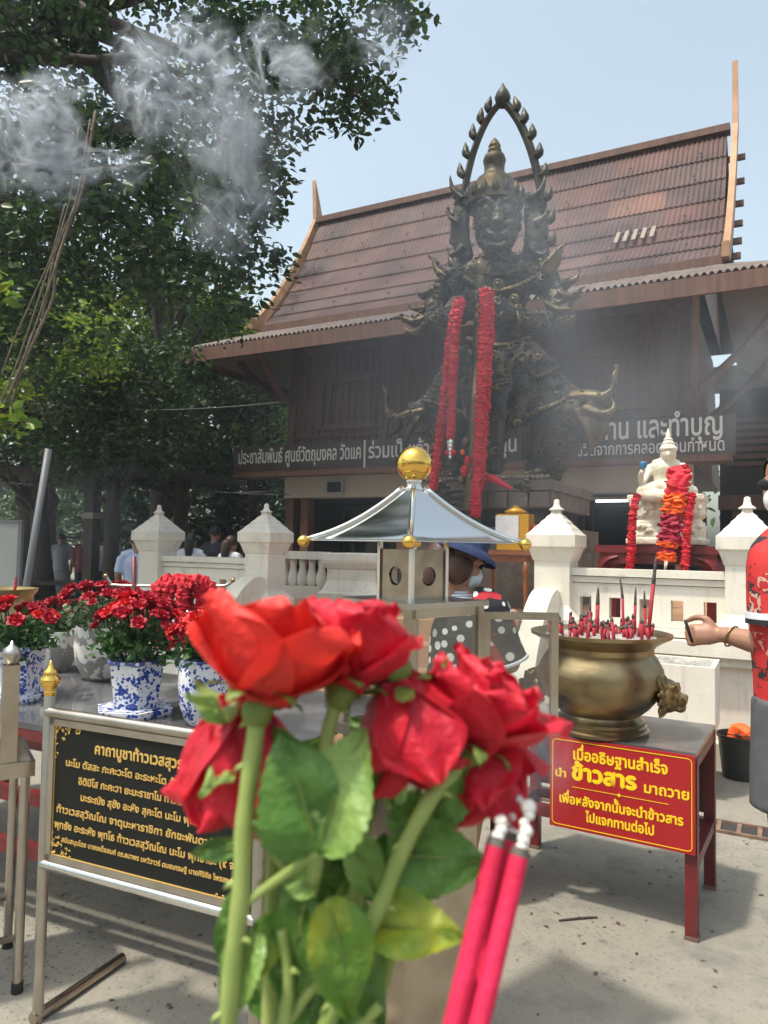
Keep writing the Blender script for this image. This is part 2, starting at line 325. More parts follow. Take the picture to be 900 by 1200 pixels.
def sculpt(bm, voxel, smooth=4):
    """fuses overlapping lumps into one continuous skin"""
    me = bpy.data.meshes.new('lump'); bmesh.ops.recalc_face_normals(bm, faces=bm.faces); bm.to_mesh(me); bm.free()
    o = bpy.data.objects.new('lump', me); COL.objects.link(o)
    r = o.modifiers.new('r', 'REMESH'); r.mode = 'VOXEL'; r.voxel_size = voxel
    s = o.modifiers.new('s', 'SMOOTH'); s.iterations = smooth; s.factor = .5
    out = bpy.data.meshes.new_from_object(o.evaluated_get(bpy.context.evaluated_depsgraph_get()))
    bpy.data.objects.remove(o); bpy.data.meshes.remove(me)
    b2 = bmesh.new(); b2.from_mesh(out); bpy.data.meshes.remove(out); return b2
TONES = '่้๊๋์'; UPPER = 'ัิีึื็'
def _text_mesh(s, size, ext, off):
    cu = bpy.data.curves.new('words', 'FONT'); cu.body = s; cu.size = size; cu.extrude = ext; cu.offset = off
    o = bpy.data.objects.new('words', cu); COL.objects.link(o)
    me = bpy.data.meshes.new_from_object(o.evaluated_get(bpy.context.evaluated_depsgraph_get()))
    bpy.data.objects.remove(o); bpy.data.curves.remove(cu); return me
def _maxx(s, size):
    me = _text_mesh(s, size, 0, 0); x = max((v.co.x for v in me.vertices), default=0); bpy.data.meshes.remove(me); return x
def text_bm(s, size, ext=.0008, bold=0.0, width=None):
    off = 0
    """Thai needs its tone marks lifted above an upper vowel"""
    main = ''; lifted = []
    for i, ch in enumerate(s):
        if ch in TONES and i and s[i-1] in UPPER: lifted.append((main, ch))
        else: main += ch
    me = _text_mesh(main, size, ext, off); bm = bmesh.new(); bm.from_mesh(me); bpy.data.meshes.remove(me)
    bar0 = _maxx('|', size)
    for pre, ch in lifted:
        x = _maxx(pre+'|', size)-bar0
        m2 = _text_mesh(ch, size, ext, off); n0 = len(bm.verts); bm.from_mesh(m2); bm.verts.ensure_lookup_table()
        for v in bm.verts[n0:]: v.co.x += x; v.co.y += .17*size
        bpy.data.meshes.remove(m2)
    if bold:
        geo = bm.verts[:]+bm.edges[:]+bm.faces[:]
        for k, (dx, dy) in enumerate(((1, 0), (.5, .5), (.5, -.5))):
            d = bmesh.ops.duplicate(bm, geom=geo)
            for v in d['geom']:
                if isinstance(v, bmesh.types.BMVert): v.co += Vector((dx*bold, dy*bold, -.00015*(k+1)))
    xs = [v.co.x for v in bm.verts]; cx = (min(xs)+max(xs))/2; wd = max(xs)-min(xs); k = (width/wd) if width else 1
    for v in bm.verts: v.co.x = (v.co.x-cx)*k
    return bm, wd*k
def place_text(name, s, size, m, parent, mx, off=0.0, width=None, align='C'):
    bm, wd = text_bm(s, size, .0008, off, width)
    if align == 'L': bm.transform(Matrix.Translation((wd/2, 0, 0)))
    bm.transform(mx); return obj(name, bm, m, parent)
def np_mesh(name, verts, faces, m, smooth=False):
    me = bpy.data.meshes.new(name); nv = len(verts); nf = len(faces); k = faces.shape[1]
    me.vertices.add(nv); me.vertices.foreach_set('co', verts.astype(np.float32).ravel())
    me.loops.add(nf*k); me.loops.foreach_set('vertex_index', faces.astype(np.int32).ravel())
    me.polygons.add(nf); me.polygons.foreach_set('loop_start', np.arange(0, nf*k, k, dtype=np.int32)); me.polygons.foreach_set('loop_total', np.full(nf, k, dtype=np.int32))
    me.update(calc_edges=True); me.validate(); me.materials.append(m)
    if smooth: me.polygons.foreach_set('use_smooth', [True]*nf)
    return me
def leaf_mesh(name, clusters, size, m, seed=1, aspect=.5, droop=.35, flat=.6):
    """clusters: (centre, radius, count); every leaf is a small folded blade"""
    g = np.random.default_rng(seed); cs = []
    for c, r, n in clusters:
        d = g.normal(size=(n, 3)); d /= np.linalg.norm(d, axis=1)[:, None]; q = d*(g.random(n)**.45)[:, None]*r; q[:, 2] *= .75
        cs.append(np.array(c)[None]+q)
    p = np.concatenate(cs); n = len(p)
    t = g.normal(size=(n, 3)); t[:, 2] = t[:, 2]*.5-droop; t /= np.linalg.norm(t, axis=1)[:, None]
    nn = g.normal(size=(n, 3))*flat; nn[:, 2] += .8; nn -= t*(nn*t).sum(1)[:, None]; nn /= np.linalg.norm(nn, axis=1)[:, None]
    s = np.cross(t, nn); L = size*g.uniform(.7, 1.25, n)[:, None]; Wd = L*aspect*.5
    a = p; tip = p+t*L; f = nn*Wd*.35
    l1 = p+t*L*.30-s*Wd*.92+f; l2 = p+t*L*.68-s*Wd*.8+f; r1 = p+t*L*.30+s*Wd*.92+f; r2 = p+t*L*.68+s*Wd*.8+f
    v = np.stack([a, l1, l2, tip, r2, r1], 1).reshape(-1, 3); b = (np.arange(n)*6)[:, None]
    fc = np.concatenate([b+np.array([[0, 3, 2, 1]]), b+np.array([[0, 5, 4, 3]])], 0)
    return np_mesh(name, v, fc, m)
CAMZ = YAW    # a thing turned by this angle has its x axis to the right of the picture

# ================================================================== THE SETTING
bm = B(); bmesh.ops.create_grid(bm, x_segments=1, y_segments=1, size=400); struct('ground', bm, M['concrete'])

FV = 5.85; TZ = .87; KB = 1.125                                      # line of the balustrade, height of the terrace
uA, uB_, uC, uD = (V(px, 650, FV).x for px in (185, 311, 652, 876))
def u_at(px, v): return V(px, 645, v).x
bm = B(); TL, TR = uA-.16, uD+3.2
box(bm, ((TL+TR)/2, (5.74+10.6)/2, TZ/2), (TR-TL, 4.86, TZ)); struct('terrace_floor', bm, M['tile'])
# stairs of tan tile between the two inner posts
bm = B(); sx0, sx1 = uB_+.17, uC-.17
for k in range(4):
    z1 = TZ*(4-k)/5; box(bm, ((sx0+sx1)/2, 5.738-.27*(k+.5), z1/2), (sx1-sx0, .27, z1))
struct('terrace_stairs', bm, M['tile'], bevel=.006)

# ---------------- white balustrades: posts, rails, pierced panels, plastered base wall
def post_bm(u, v, w=.3375, ht=1.80):
    bm = B(); s2 = math.sqrt(2); a0 = PI/4
    pr = [(.62, 0), (.62, .14), (.55, .16), (.50, .24), (.43, .27), (.43, .86), (.46, .88), (.52, .96), (.58, 1.0)]
    base = TZ
    prof = [(w*.72, base), (w*.72, base+.08*KB), (w*.62, base+.11*KB), (w*.50, base+.15*KB), (w*.47, base+.17*KB), (w*.47, base+.47*KB), (w*.50, base+.48*KB), (w*.60, base+.56*KB), (w*.66, base+.575*KB), (w*.66, base+.655*KB),
            (w*.60, base+.668*KB), (w*.52, base+.69*KB), (w*.50, base+.70*KB), (w*.36, base+.735*KB), (w*.35, base+.745*KB), (w*.23, base+.775*KB), (w*.22, base+.785*KB), (w*.14, base+.80*KB), (w*.115, base+.815*KB), (w*.11, base+.83*KB)]
    lathe(bm, [(r*s2*.87, z) for r, z in prof], 4, (u, v, 0), a0=a0)
    return bm
def finial_bm(u, v, w=.3375):
    bm = B(); z = TZ+.83*KB
    lathe(bm, [(w*.17, z), (w*.17, z+.012), (w*.12, z+.02), (w*.085, z+.03), (w*.07, z+.055), (w*.066, z+.075), (w*.05, z+.085), (.001, z+.09)], 16, (u, v, 0)); return bm
def panel_bm(u0, u1, v, n, open_w=.085):
    bm = B(); L = u1-u0; z0, z1 = TZ+.055*KB, TZ+.33*KB
    ho, hi = TZ+.10*KB, TZ+.235*KB
    box(bm, ((u0+u1)/2, v, (z0+ho)/2), (L, .10, ho-z0)); box(bm, ((u0+u1)/2, v, (hi+z1)/2), (L, .10, z1-hi))
    step = L/n; x = u0
    for k in range(n+1):
        c = u0+step*k; a = max(u0, c-(step-open_w)/2); b = min(u1, c+(step-open_w)/2); box(bm, ((a+b)/2, v, (ho+hi)/2), (b-a, .10, hi-ho))
    return bm
def balustrade(name, label, ua, ub, v, n, wall_u):
    t = thing(name, label, 'balustrade', ((ua+ub)/2, v, 0))
    for u in (ua, ub):
        p = obj('post', post_bm(u, v), M['white'], t, w=True, bevel=.004); obj('finial', finial_bm(u, v), M['white'], p, w=True, smooth=True)
    a, b = ua+.13, ub-.13
    bm = B(); box(bm, ((a+b)/2, v, TZ+.405*KB), (b-a, .19, .055)); box(bm, ((a+b)/2, v, TZ+.355*KB), (b-a, .14, .045)); obj('top_rail', bm, M['white'], t, w=True, bevel=.006)
    obj('panel', panel_bm(a, b, v, n), M['white'], t, w=True)
    bm = B(); box(bm, ((a+b)/2, v-.02, TZ+.03*KB), (b-a, .24, .05)); obj('bottom_rail', bm, M['white'], t, w=True, bevel=.006)
    w0, w1 = wall_u; bm = B(); cu = (w0+w1)/2; L = w1-w0
    box(bm, (cu, v-.07, TZ-.05), (L, .36, .095)); box(bm, (cu, v-.04, TZ-.13), (L-.02, .30, .065)); box(bm, (cu, v-.005, TZ/2-.02), (L-.06, .22, TZ-.28)); box(bm, (cu, v-.05, .09), (L-.02, .34, .18))
    obj('plastered_base_wall', bm, M['white'], t, w=True, bevel=.006)
    return t
balustrade('white_balustrade', 'white balustrade with two square posts behind the potted roses, left of the stairs', uA, uB_, FV, 5, (uA-.2, uB_+.16))
balustrade('white_balustrade', 'white balustrade with two square posts in front of the pale seated statue', uC, uD, FV, 5, (uC-.16, uD+.25))
# curved stair cheeks
def cheek(label, u):
    bm = B(); pts = [(0, 0), (0, 1.16)]
    for k in range(9): a = k/8; pts.append((-.10-.66*a, 1.19-.06*a-.62*a*a))
    pts += [(-.86, .42), (-.92, .30), (-1.0, 0)]
    w = .17; mx = Matrix.Translation((u-w/2, FV-.12, 0)) @ Matrix(((0, 1, 0, 0), (1, 0, 0, 0), (0, 0, 1, 0), (0, 0, 0, 1)))
    prism(bm, pts, mx, w)
    o = obj('stair_cheek', bm, M['white'], bevel=.02); tag(o, label, 'stair wall', 'curved white cheeks of the terrace stairs')
cheek('curved white stair cheek beside the red flower rack, left of the stairs', uB_+.02)
cheek('curved white stair cheek between the glass cabinet and the brass urn', uC-.02)
# inner balustrade and plinth further back on the terrace
t = thing('low_white_railing', 'low white railing with stubby balusters deep on the terrace behind the steel cabinet', 'railing', (u_at(350, 7.3), 7.3, TZ))
a, b = u_at(318, 7.3), u_at(383, 7.3)
bm = B(); box(bm, ((a+b)/2, 7.3, TZ+.50), (b-a, .2, .09)); obj('top_rail', bm, M['white'], t, w=True, bevel=.006)
bm = B(); box(bm, ((a+b)/2, 7.3, TZ+.07), (b-a, .24, .14)); obj('bottom_rail', bm, M['white'], t, w=True, bevel=.006)
for k in range(6):
    bm = B(); lathe(bm, [(.035, TZ+.13), (.06, TZ+.17), (.065, TZ+.24), (.035, TZ+.36), (.05, TZ+.46)], 12, (a+(k+.5)*(b-a)/6, 7.3, 0)); obj('baluster', bm, M['white'], t, w=True, smooth=True)
ua, ub = u_at(384, 7.0), u_at(447, 7.0)
bm = B(); c = ((ua+ub)/2, 7.25, 0)
lathe(bm, [(r*(ub-ua)*.74, z) for r, z in ((1.08, TZ), (1.08, TZ+.10), (1.0, TZ+.12), (.90, TZ+.20), (.86, TZ+.24), (.86, TZ+.36), (.92, TZ+.38), (1.0, TZ+.43), (1.02, TZ+.46), (1.02, TZ+.53), (.97, TZ+.54))], 4, c, a0=PI/4)
o = obj('white_plinth', bm, M['white'], bevel=.006); tag(o, 'stepped white plinth under the left eave of the steel lantern roof', 'plinth')
o.location.z = 0

# ---------------- the wooden hall
HB = thing('wooden_hall', 'brown traditional wooden hall with steep tiled roof behind the bronze guardian', 'building', (-4.4, 11.0, 0))
WL, WR, WV = -7.85, -1.02, 11.0
def wall_quad(bm, a, b, c, d): bm.faces.new([bm.verts.new(p) for p in (a, b, c, d)])
bm = B(); lean = .16; z0, z1 = 2.72, 5.35; yb = 16.5
lo = [(WL, WV), (WR, WV), (WR, yb), (WL, yb)]; hi = [(WL+lean*.7, WV+lean), (WR-lean*.7, WV+lean), (WR-lean*.7, yb-lean), (WL+lean*.7, yb-lean)]
for i in range(4):
    j = (i+1) % 4; wall_quad(bm, (*lo[i], z0), (*lo[j], z0), (*hi[j], z1), (*hi[i], z1))
wall_quad(bm, *[(*p, z0) for p in lo]); obj('upper_wall', bm, M['wood'], HB, w=True, recalc=False)
bm = B()
def onwall(u, z): f = (z-z0)/(z1-z0); return Vector((u*(1-f*.012)-f*.05, WV+lean*f-.012, z))
n = 46
for k in range(n+1):
    u = WL+.03+(WR-WL-.06)*k/n
    wd = .16 if k in (0, 13, 23, 33, n) else .028
    bar(bm, onwall(u, 2.75), onwall(u, 5.25), wd, .03 if wd < .1 else .06, up=(0, -1, 0))
for z, h in ((2.8, .16), (3.42, .05), (5.0, .12)): bar(bm, onwall(WL+.02, z), onwall(WR-.02, z), .035 if h < .1 else .07, h)
obj('battens', bm, M['wood'], HB, w=True)
# carved window panels of the upper wall
for uc in (-6.55, -2.25):
    bm = B()
    for s in (0, 1):
        w_, h_ = .62-.16*s, .20-.05*s
        for (x0, zz0, x1, zz1) in ((-w_, 3.55+.06*s, w_, 3.55+.06*s), (-w_, 4.45-.06*s, w_, 4.45-.06*s)): bar(bm, onwall(uc+x0, zz0)-Vector((0, .03, 0)), onwall(uc+x1, zz1)-Vector((0, .03, 0)), .05, .06)
        for x in (-w_, w_): bar(bm, onwall(uc+x, 3.53)-Vector((0, .03, 0)), onwall(uc+x, 4.47)-Vector((0, .03, 0)), .06, .05, up=(0, -1, 0))
    obj('window_panel', bm, M['wood'], HB, w=True)
# steep upper roof of corrugated tiles, row over row
RB_V, RB_Z, RT_V, RT_Z = 10.68, 5.43, 13.3, 8.48
def prof(t): return RB_V+(RT_V-RB_V)*t, RB_Z+(RT_Z-RB_Z)*(.60*t+.40*t*t)
def u_left(t): return -8.22-.56*t
def u_right(t): return -.62-.08*t
def tiled(rows, sheets, side):
    bm = B(); pitch = .078
    for r in range(rows):
        t0, t1 = r/rows, (r+1.08)/rows
        for s in range(sheets):
            a0, a1 = s/sheets, (s+1)/sheets
            ns = 84; row = []
            for q, t in ((0, t0), (1, min(t1, 1.0))):
                vv, zz = prof(t); lift = .032 if q == 0 else .010
                if side < 0: vv = 2*RT_V-vv
                ln = []
                for k in range(ns+1):
                    f = a0+(a1-a0)*k/ns; u = u_left(t)+(u_right(t)-u_left(t))*f
                    w_ = .011*math.sin(2*PI*u/pitch)
                    ln.append(bm.verts.new((u, vv-side*(lift+w_)*.75, zz+(lift+w_)*.65)))
                row.append(ln)
            for k in range(ns):
                f = (row[0][k], row[0][k+1], row[1][k+1], row[1][k]); bm.faces.new(f if side > 0 else f[::-1])
    return bm
obj('roof', tiled(7, 9, 1), M['rooftile'], HB, w=True, recalc=False); rf = obj('roof', tiled(7, 9, -1), M['rooftile'], HB, w=True, recalc=False)
bm = B()
for sgn in (1, -1):
    for k in range(12):
        (va, za), (vb, zb2) = prof(k/12), prof((k+1)/12)
        if sgn < 0: va, vb = 2*RT_V-va, 2*RT_V-vb
        wall_quad(bm, (u_left(k/12)+.02, va+sgn*.05, za-.05), (u_right(k/12)-.02, va+sgn*.05, za-.05), (u_right((k+1)/12)-.02, vb+sgn*.05, zb2-.05), (u_left((k+1)/12)+.02, vb+sgn*.05, zb2-.05))
obj('roof_deck', bm, M['wood_dark'], rf, w=True, recalc=False)
bm = B(); bar(bm, (u_left(1)-.05, RT_V, RT_Z+.07), (u_right(1)+.05, RT_V, RT_Z+.07), .22, .12); obj('ridge_cap', bm, M['wood'], rf, w=True)
bm = B(); box(bm, (0, 0, 0), (.036, .03, .03)); bolt = mesh_of('roof_bolt', bm, M['tin'])
for r in range(1, 7):
    for k in range(8):
        t = (r+.18)/7; vv, zz = prof(t); u = u_left(t)+(u_right(t)-u_left(t))*((k+.35+.3*rnd.random())/8); omesh('roof_bolt', bolt, rf).location = Vector((u, vv-.06, zz+.07))-HB.location
# one pale replacement sheet
bm = B(); fu = -2.15; t0, t1 = 2.1/7, 2.85/7
for q in range(5):
    u = fu+.13*q; a, b = prof(t0), prof(t1); bar(bm, (u, a[0]-.075, a[1]+.075), (u, b[0]-.06, b[1]+.06), .06, .02, up=(0, -.7, .7))
obj('patch_sheet', bm, M['soffit'], rf, w=True)
bm = B(); bar(bm, (-8.25, RB_V-.02, RB_Z-.07), (-.62, RB_V-.02, RB_Z-.07), .06, .17); bar(bm, (-8.1, RB_V+.12, RB_Z-.22), (-.75, RB_V+.12, RB_Z-.22), .06, .2); obj('fascia', bm, M['wood'], HB, w=True)
# gables, purlin ends and barge boards with tall finials
for u in (-8.05, -.95):
    bm = B(); ring = [prof(k/10) for k in range(11)]; ring = ring+[(2*RT_V-v, z) for v, z in ring[-2::-1]]
    bm.faces.new([bm.verts.new((u, v, z-.05)) for v, z in ring]); obj('gable', bm, M['wood'], HB, w=True, recalc=False)
for k in range(1, 7):
    t = k/6.6; v, z = prof(t)
    for ua_, ub2 in ((-1.1, -.42), (-8.1, -8.42)): bm = B(); bar(bm, (ua_, v+.12, z-.13), (ub2, v+.12, z-.13), .08, .08); obj('purlin_end', bm, M['wood'], HB, w=True)
def barge(u, tip):
    bm = B(); up_, lo_ = [], []
    path = [(RB_V-.22, RB_Z-.02)]+[prof(k/12) for k in range(13)]
    for i, (v, z) in enumerate(path):
        a = path[max(i-1, 0)]; b = path[min(i+1, len(path)-1)]; d = Vector((b[0]-a[0], b[1]-a[1])).normalized(); nrm = Vector((-d.y, d.x))
        wd = .10+.05*math.sin(PI*i/13); up_.append(Vector((v, z+.05))+nrm*wd); lo_.append(Vector((v, z+.05))-nrm*wd)
    tips = [Vector((RT_V-.02, RT_Z+.55)), Vector((RT_V+.04, RT_Z+tip))]
    pts = up_+tips+[Vector((RT_V+.14, RT_Z+.55)), Vector((RT_V+.22, RT_Z+.02))]+lo_[::-1]
    mx = Matrix.Translation((u-.04, 0, 0)) @ Matrix(((0, 1, 0, 0), (1, 0, 0, 0), (0, 0, 1, 0), (0, 0, 0, 1)))
    prism(bm, [(p.x, p.y) for p in pts], mx, .09)
    if u < -5:
        for v in bm.verts: v.co.x -= .50*max(0, (v.co.z-RB_Z)/(RT_Z-RB_Z))**.8
    return bm
o = obj('barge_board', barge(-8.36, 1.05), M['barge'], HB, w=True); o = obj('barge_board', barge(-.58, 1.25), M['barge'], HB, w=True)
# lower skirt roof round the hall
OU0, OU1, OV0, OV1, OZ = -9.44, .45, 9.9, 17.6, 4.95; IU0, IU1, IV0, IV1, IZ = -8.15, -.7, 10.75, 16.7, 5.34
def skirt_front():
    bm = B(); pitch = .09; n = 760
    rows = []
    for (u0, u1, v, z, l) in ((OU0, OU1, OV0, OZ, .02), (IU0, IU1, IV0, IZ, .02)):
        ln = []
        for k in range(n+1):
            u = u0+(u1-u0)*k/n; w_ = .022*math.sin(2*PI*u/pitch); ln.append(bm.verts.new((u, v, z+l+w_)))
        rows.append(ln)
    for k in range(n): bm.faces.new((rows[0][k], rows[0][k+1], rows[1][k+1], rows[1][k]))
    return bm
obj('skirt_roof', skirt_front(), M['tin'], HB, w=True, recalc=False)
bm = B()
wall_quad(bm, (OU0, OV1, OZ), (OU0, OV0, OZ), (IU0, IV0, IZ), (IU0, IV1, IZ)); wall_quad(bm, (OU1, OV0, OZ), (OU1, OV1, OZ), (IU1, IV1, IZ), (IU1, IV0, IZ)); wall_quad(bm, (OU1, OV1, OZ), (OU0, OV1, OZ), (IU0, IV1, IZ), (IU1, IV1, IZ))
obj('skirt_roof', bm, M['tin'], HB, w=True, recalc=False)
bm = B(); d = .09
for q in (((OU0+.03, OV0+.05), (OU1-.03, OV0+.05), (IU1, IV0+.4), (IU0, IV0+.4)), ((OU0+.03, OV1), (OU0+.03, OV0+.05), (IU0, IV0+.4), (IU0, IV1)), ((OU1-.03, OV0+.05), (OU1-.03, OV1), (IU1, IV1), (IU1, IV0+.4))):
    wall_quad(bm, *[(x, y, OZ-d if i < 2 else IZ-.06) for i, (x, y) in enumerate(q)])
obj('soffit', bm, M['soffit'], HB, w=True, recalc=False)
bm = B(); bar(bm, (OU0-.03, OV0, OZ-.13), (OU1, OV0, OZ-.13), .05, .23); bar(bm, (OU0, OV0-.02, OZ-.12), (OU0, OV1, OZ-.12), .05, .20); bar(bm, (OU1, OV0, OZ-.12), (OU1, OV1, OZ-.12), .05, .2); obj('fascia', bm, M['wood'], HB, w=True)
# brackets under the eaves
for (a, b) in (((WL+.02, 10.98, 4.05), (WL-.15, 10.2, 4.90)), ((WL, 11.1, 4.05), (OU0+.35, 11.1, 4.95)), ((WR, 10.98, 3.75), (WR+.1, 10.2, 4.90)), ((WR+.05, 11.1, 3.75), (OU1-.3, 11.1, 4.95)), ((WR+.05, 13.5, 3.75), (OU1-.3, 13.5, 4.95))):
    bm = B(); m_ = [(a[i]+b[i])/2+(0, 0, -.1)[i] for i in range(3)]; tube(bm, [a, m_, b], [.07, .06, .07], 6, 3); obj('eave_bracket', bm, M['wood'], HB, w=True)
# ground storey: beam, pillars, recess, shop glass
bm = B(); box(bm, ((WL+WR)/2, 11.06, 2.52), (WR-WL-.02, .3, .39)); obj('cream_beam', bm, M['cream'], HB, w=True)
bm = B(); box(bm, ((WL+WR)/2-.2, 10.86, 2.74), (WR-WL+1.4, .5, .09)); obj('ledge', bm, M['wood'], HB, w=True)
for u in (WL+.10, WL+.42, -5.5, -3.2, WR-.15):
    bm = B(); box(bm, (u, 11.05, 1.16), (.16, .2, 2.32)); obj('pillar', bm, M['wood'], HB, w=True)
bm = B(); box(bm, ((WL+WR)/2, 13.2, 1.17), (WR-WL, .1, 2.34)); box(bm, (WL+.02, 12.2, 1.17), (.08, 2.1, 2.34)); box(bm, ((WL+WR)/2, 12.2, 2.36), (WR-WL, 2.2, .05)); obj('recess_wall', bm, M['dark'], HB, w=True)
for k in range(4):
    f = B(); u0 = WL+.6+k*1.55
    for (c, s) in (((u0+.7, 12.0, 2.2), (1.4, .06, .06)), ((u0, 12.0, 1.1), (.06, .06, 2.2)), ((u0+1.4, 12.0, 1.1), (.06, .06, 2.2)), ((u0+.7, 12.0, 1.0), (1.4, .06, .05))): box(f, c, s)
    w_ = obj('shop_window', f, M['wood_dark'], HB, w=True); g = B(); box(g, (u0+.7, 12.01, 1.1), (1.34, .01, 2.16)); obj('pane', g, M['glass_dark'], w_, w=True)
lit = mat('tube_light_glow', (1, 1, 1)); lit.node_tree.nodes['Principled BSDF'].inputs['Emission Color'].default_value = (.9, .95, 1, 1); lit.node_tree.nodes['Principled BSDF'].inputs['Emission Strength'].default_value = 4
for (px, py, lab) in ((397, 583, 'thin lit tube light hanging in the dark shop front left of the gold ball'), (728, 587, 'thin lit tube light in the dark shop front left of the pale statue')):
    p = V(px, py, 11.7); t = thing('tube_light', lab, 'light', p, 0, 'tube lights of the hall')
    bm = B(); bar(bm, (-.38, 0, 0), (.38, 0, 0), .03); obj('tube', bm, lit, t); bm = B(); box(bm, (0, 0, .04), (.82, .08, .04)); obj('housing', bm, M['letter'], t)
p = V(393, 571, 10.88); t = thing('wall_lamp', 'square grey flood lamp on the cream beam under the left banner', 'lamp', p)
bm = B(); box(bm, (0, 0, 0), (.34, .08, .24)); box(bm, (0, .04, .16), (.05, .04, .12)); obj('housing', bm, M['board'], t, bevel=.01); bm = B(); box(bm, (0, -.045, 0), (.27, .012, .17)); obj('lens', bm, M['glass_dark'], t)
# annex on the right behind the hall
t = thing('wooden_annex', 'dark slatted wooden annex beside the right corner of the hall', 'building', (2.0, 14.5, 0))
bm = B(); box(bm, (2.2, 14.6, 2.2), (6.2, .2, 4.4)); obj('wall', bm, M['wood_dark'], t, w=True)
bm = B()
for k in range(7): box(bm, (2.2, 14.44, 3.05+k*.13), (6.0, .05, .07))
obj('slats', bm, M['wood'], t, w=True)
bm = B(); box(bm, (2.2, 14.3, 2.35), (6.2, .5, .25)); obj('beam', bm, M['wood'], t, w=True)
for u in (-.6, .6, 1.8): bm = B(); box(bm, (u, 14.2, 1.1), (.18, .18, 2.2)); obj('pillar', bm, M['wood'], t, w=True)

# ---------------- banners
def banner(name, label, pxl, pxr, v, zb, zt):
    u0, u1 = V(pxl, 530, v).x, V(pxr, 520, v).x; t = thing(name, label, 'sign', ((u0+u1)/2, v, (zb+zt)/2))
    bm = B(); box(bm, (0, 0, 0), (u1-u0, .06, zt-zb)); obj('board', bm, M['banner'], t, bevel=.006)
    return t, u1-u0, zt-zb
FRONT = Matrix.Rotation(PI/2, 4, 'X')
def FX(x, z, y=-.034): return Matrix.Translation((x, y, z)) @ FRONT
t, L, H = banner('hall_banner', 'long dark sign board with pale Thai words, left of the bronze guardian', 275, 612, 10.72, 2.79, 3.26)
k = L
def bu(px): return V(px, 530, 10.72).x-t.location.x
place_text('lettering', 'ประชาสัมพันธ์ ศูนย์วัตถุมงคล วัดแค', .34, M['letter'], t, FX((bu(281)+bu(424))/2, -.075), .012, bu(424)-bu(281))
place_text('lettering', 'ร่วมเป็นเจ้าภาพ สมทบทุน', .34, M['letter'], t, FX((bu(433)+bu(606))/2, -.075), .012, bu(606)-bu(433))
bm = B(); box(bm, (bu(428.5), -.036, 0), (.03, .01, .46)); obj('divider', bm, M['letter'], t)
t, L, H = banner('hall_banner', 'grey sign board with two lines of pale Thai words above the pale statue', 636, 862, 10.66, 2.76, 3.30)
def bu(px): return V(px, 520, 10.66).x-t.location.x
place_text('lettering', 'ร่วมทาน และทำบุญ', .42, M['letter'], t, FX((bu(664)+bu(847))/2, .02), .014, bu(847)-bu(664))
place_text('lettering', 'ช่วยชีวิตจากการคลอดก่อนกำหนด', .24, M['letter'], t, FX((bu(655)+bu(849))/2, -.20), .003, bu(849)-bu(655))

# ---------------- trees
def limb(bm, a, b, r0, r1, sag=.2, n=4):
    a, b = Vector(a), Vector(b); pts = []
    for k in range(n+1):
        f = k/n; q = a.lerp(b, f); q += Vector((rnd.uniform(-1, 1), rnd.uniform(-1, 1), rnd.uniform(-.3, 1)))*sag*math.sin(PI*f); pts.append(q)
    tube(bm, pts, [r0+(r1-r0)*k/n for k in range(n+1)], 8, 2); return pts
def inside(poly, x, y):
    c = False; j = len(poly)-1
    for i in range(len(poly)):
        xi, yi = poly[i]; xj, yj = poly[j]
        if (yi > y) != (yj > y) and x < (xj-xi)*(y-yi)/(yj-yi)+xi: c = not c
        j = i
    return c
def crown_from_outline(poly, d0, d1, n, rad, leaves, r, squash=1):
    """leaf clumps fill the volume that this outline encloses between two distances"""
    xs = [p[0] for p in poly]; ys = [p[1] for p in poly]; out = []
    while len(out) < n:
        x, y = r.uniform(min(xs), max(xs)), r.uniform(min(ys), max(ys))
        if inside(poly, x, y):
            out.append((P(x, y, r.uniform(d0, d1)), rad*r.uniform(.6, 1.25), int(leaves*r.uniform(.6, 1.3))))
    return out
def tree(name, label, trunk_pts, radii, clusters, leaf, lsize, seed, group=None, nlimb=9, cat='tree', aspect=.5):
    base = Vector(trunk_pts[0]); t = thing(name, label, cat, base, 0, group)
    bm = B(); tube(bm, trunk_pts, radii, 10, 3)
    rr = random.Random(seed); tp = [Vector(p) for p in trunk_pts[len(trunk_pts)//2:]]
    for c, r, n in rr.sample(clusters, min(nlimb, len(clusters))): limb(bm, rr.choice(tp), c, radii[-1]*.8, .012, .25)
    obj('trunk', bm, M['bark'], t, w=True, smooth=True)
    me = leaf_mesh('crown', [(tuple(Vector(c)-base), r, n) for c, r, n in clusters], lsize, leaf, seed, aspect); omesh('crown', me, t)
    return t
rr = random.Random(3)
poly = [(-160, -160), (520, -160), (492, 18), (448, 50), (440, 95), (446, 130), (408, 142), (400, 100), (372, 120), (346, 165), (326, 205), (318, 280), (328, 318), (300, 345), (275, 378), (230, 388), (190, 370), (120, 400), (40, 430), (-160, 470)]
cl = crown_from_outline(poly, 6.0, 9.4, 540, .36, 62, rr)
edge = []
for (x, y) in ((470, 12), (452, 30), (430, 120), (415, 55), (392, 80), (334, 215), (322, 240), (326, 295), (330, 312), (290, 360), (265, 355), (440, 10), (478, 25)): edge.append((P(x, y, rr.uniform(6.5, 8)), .16, 34))
tb = P(-330, 700, 8.0); tb.z = 0
tree('banyan_tree', 'huge dark leafed tree overhanging the left of the shrine', [tb, P(-310, 500, 7.9), P(-240, 250, 7.8), P(-120, 80, 7.7), P(60, 20, 7.6)], [.45, .40, .34, .24, .12], cl+edge, M['leaf'], .092, 5, nlimb=34, aspect=.55)
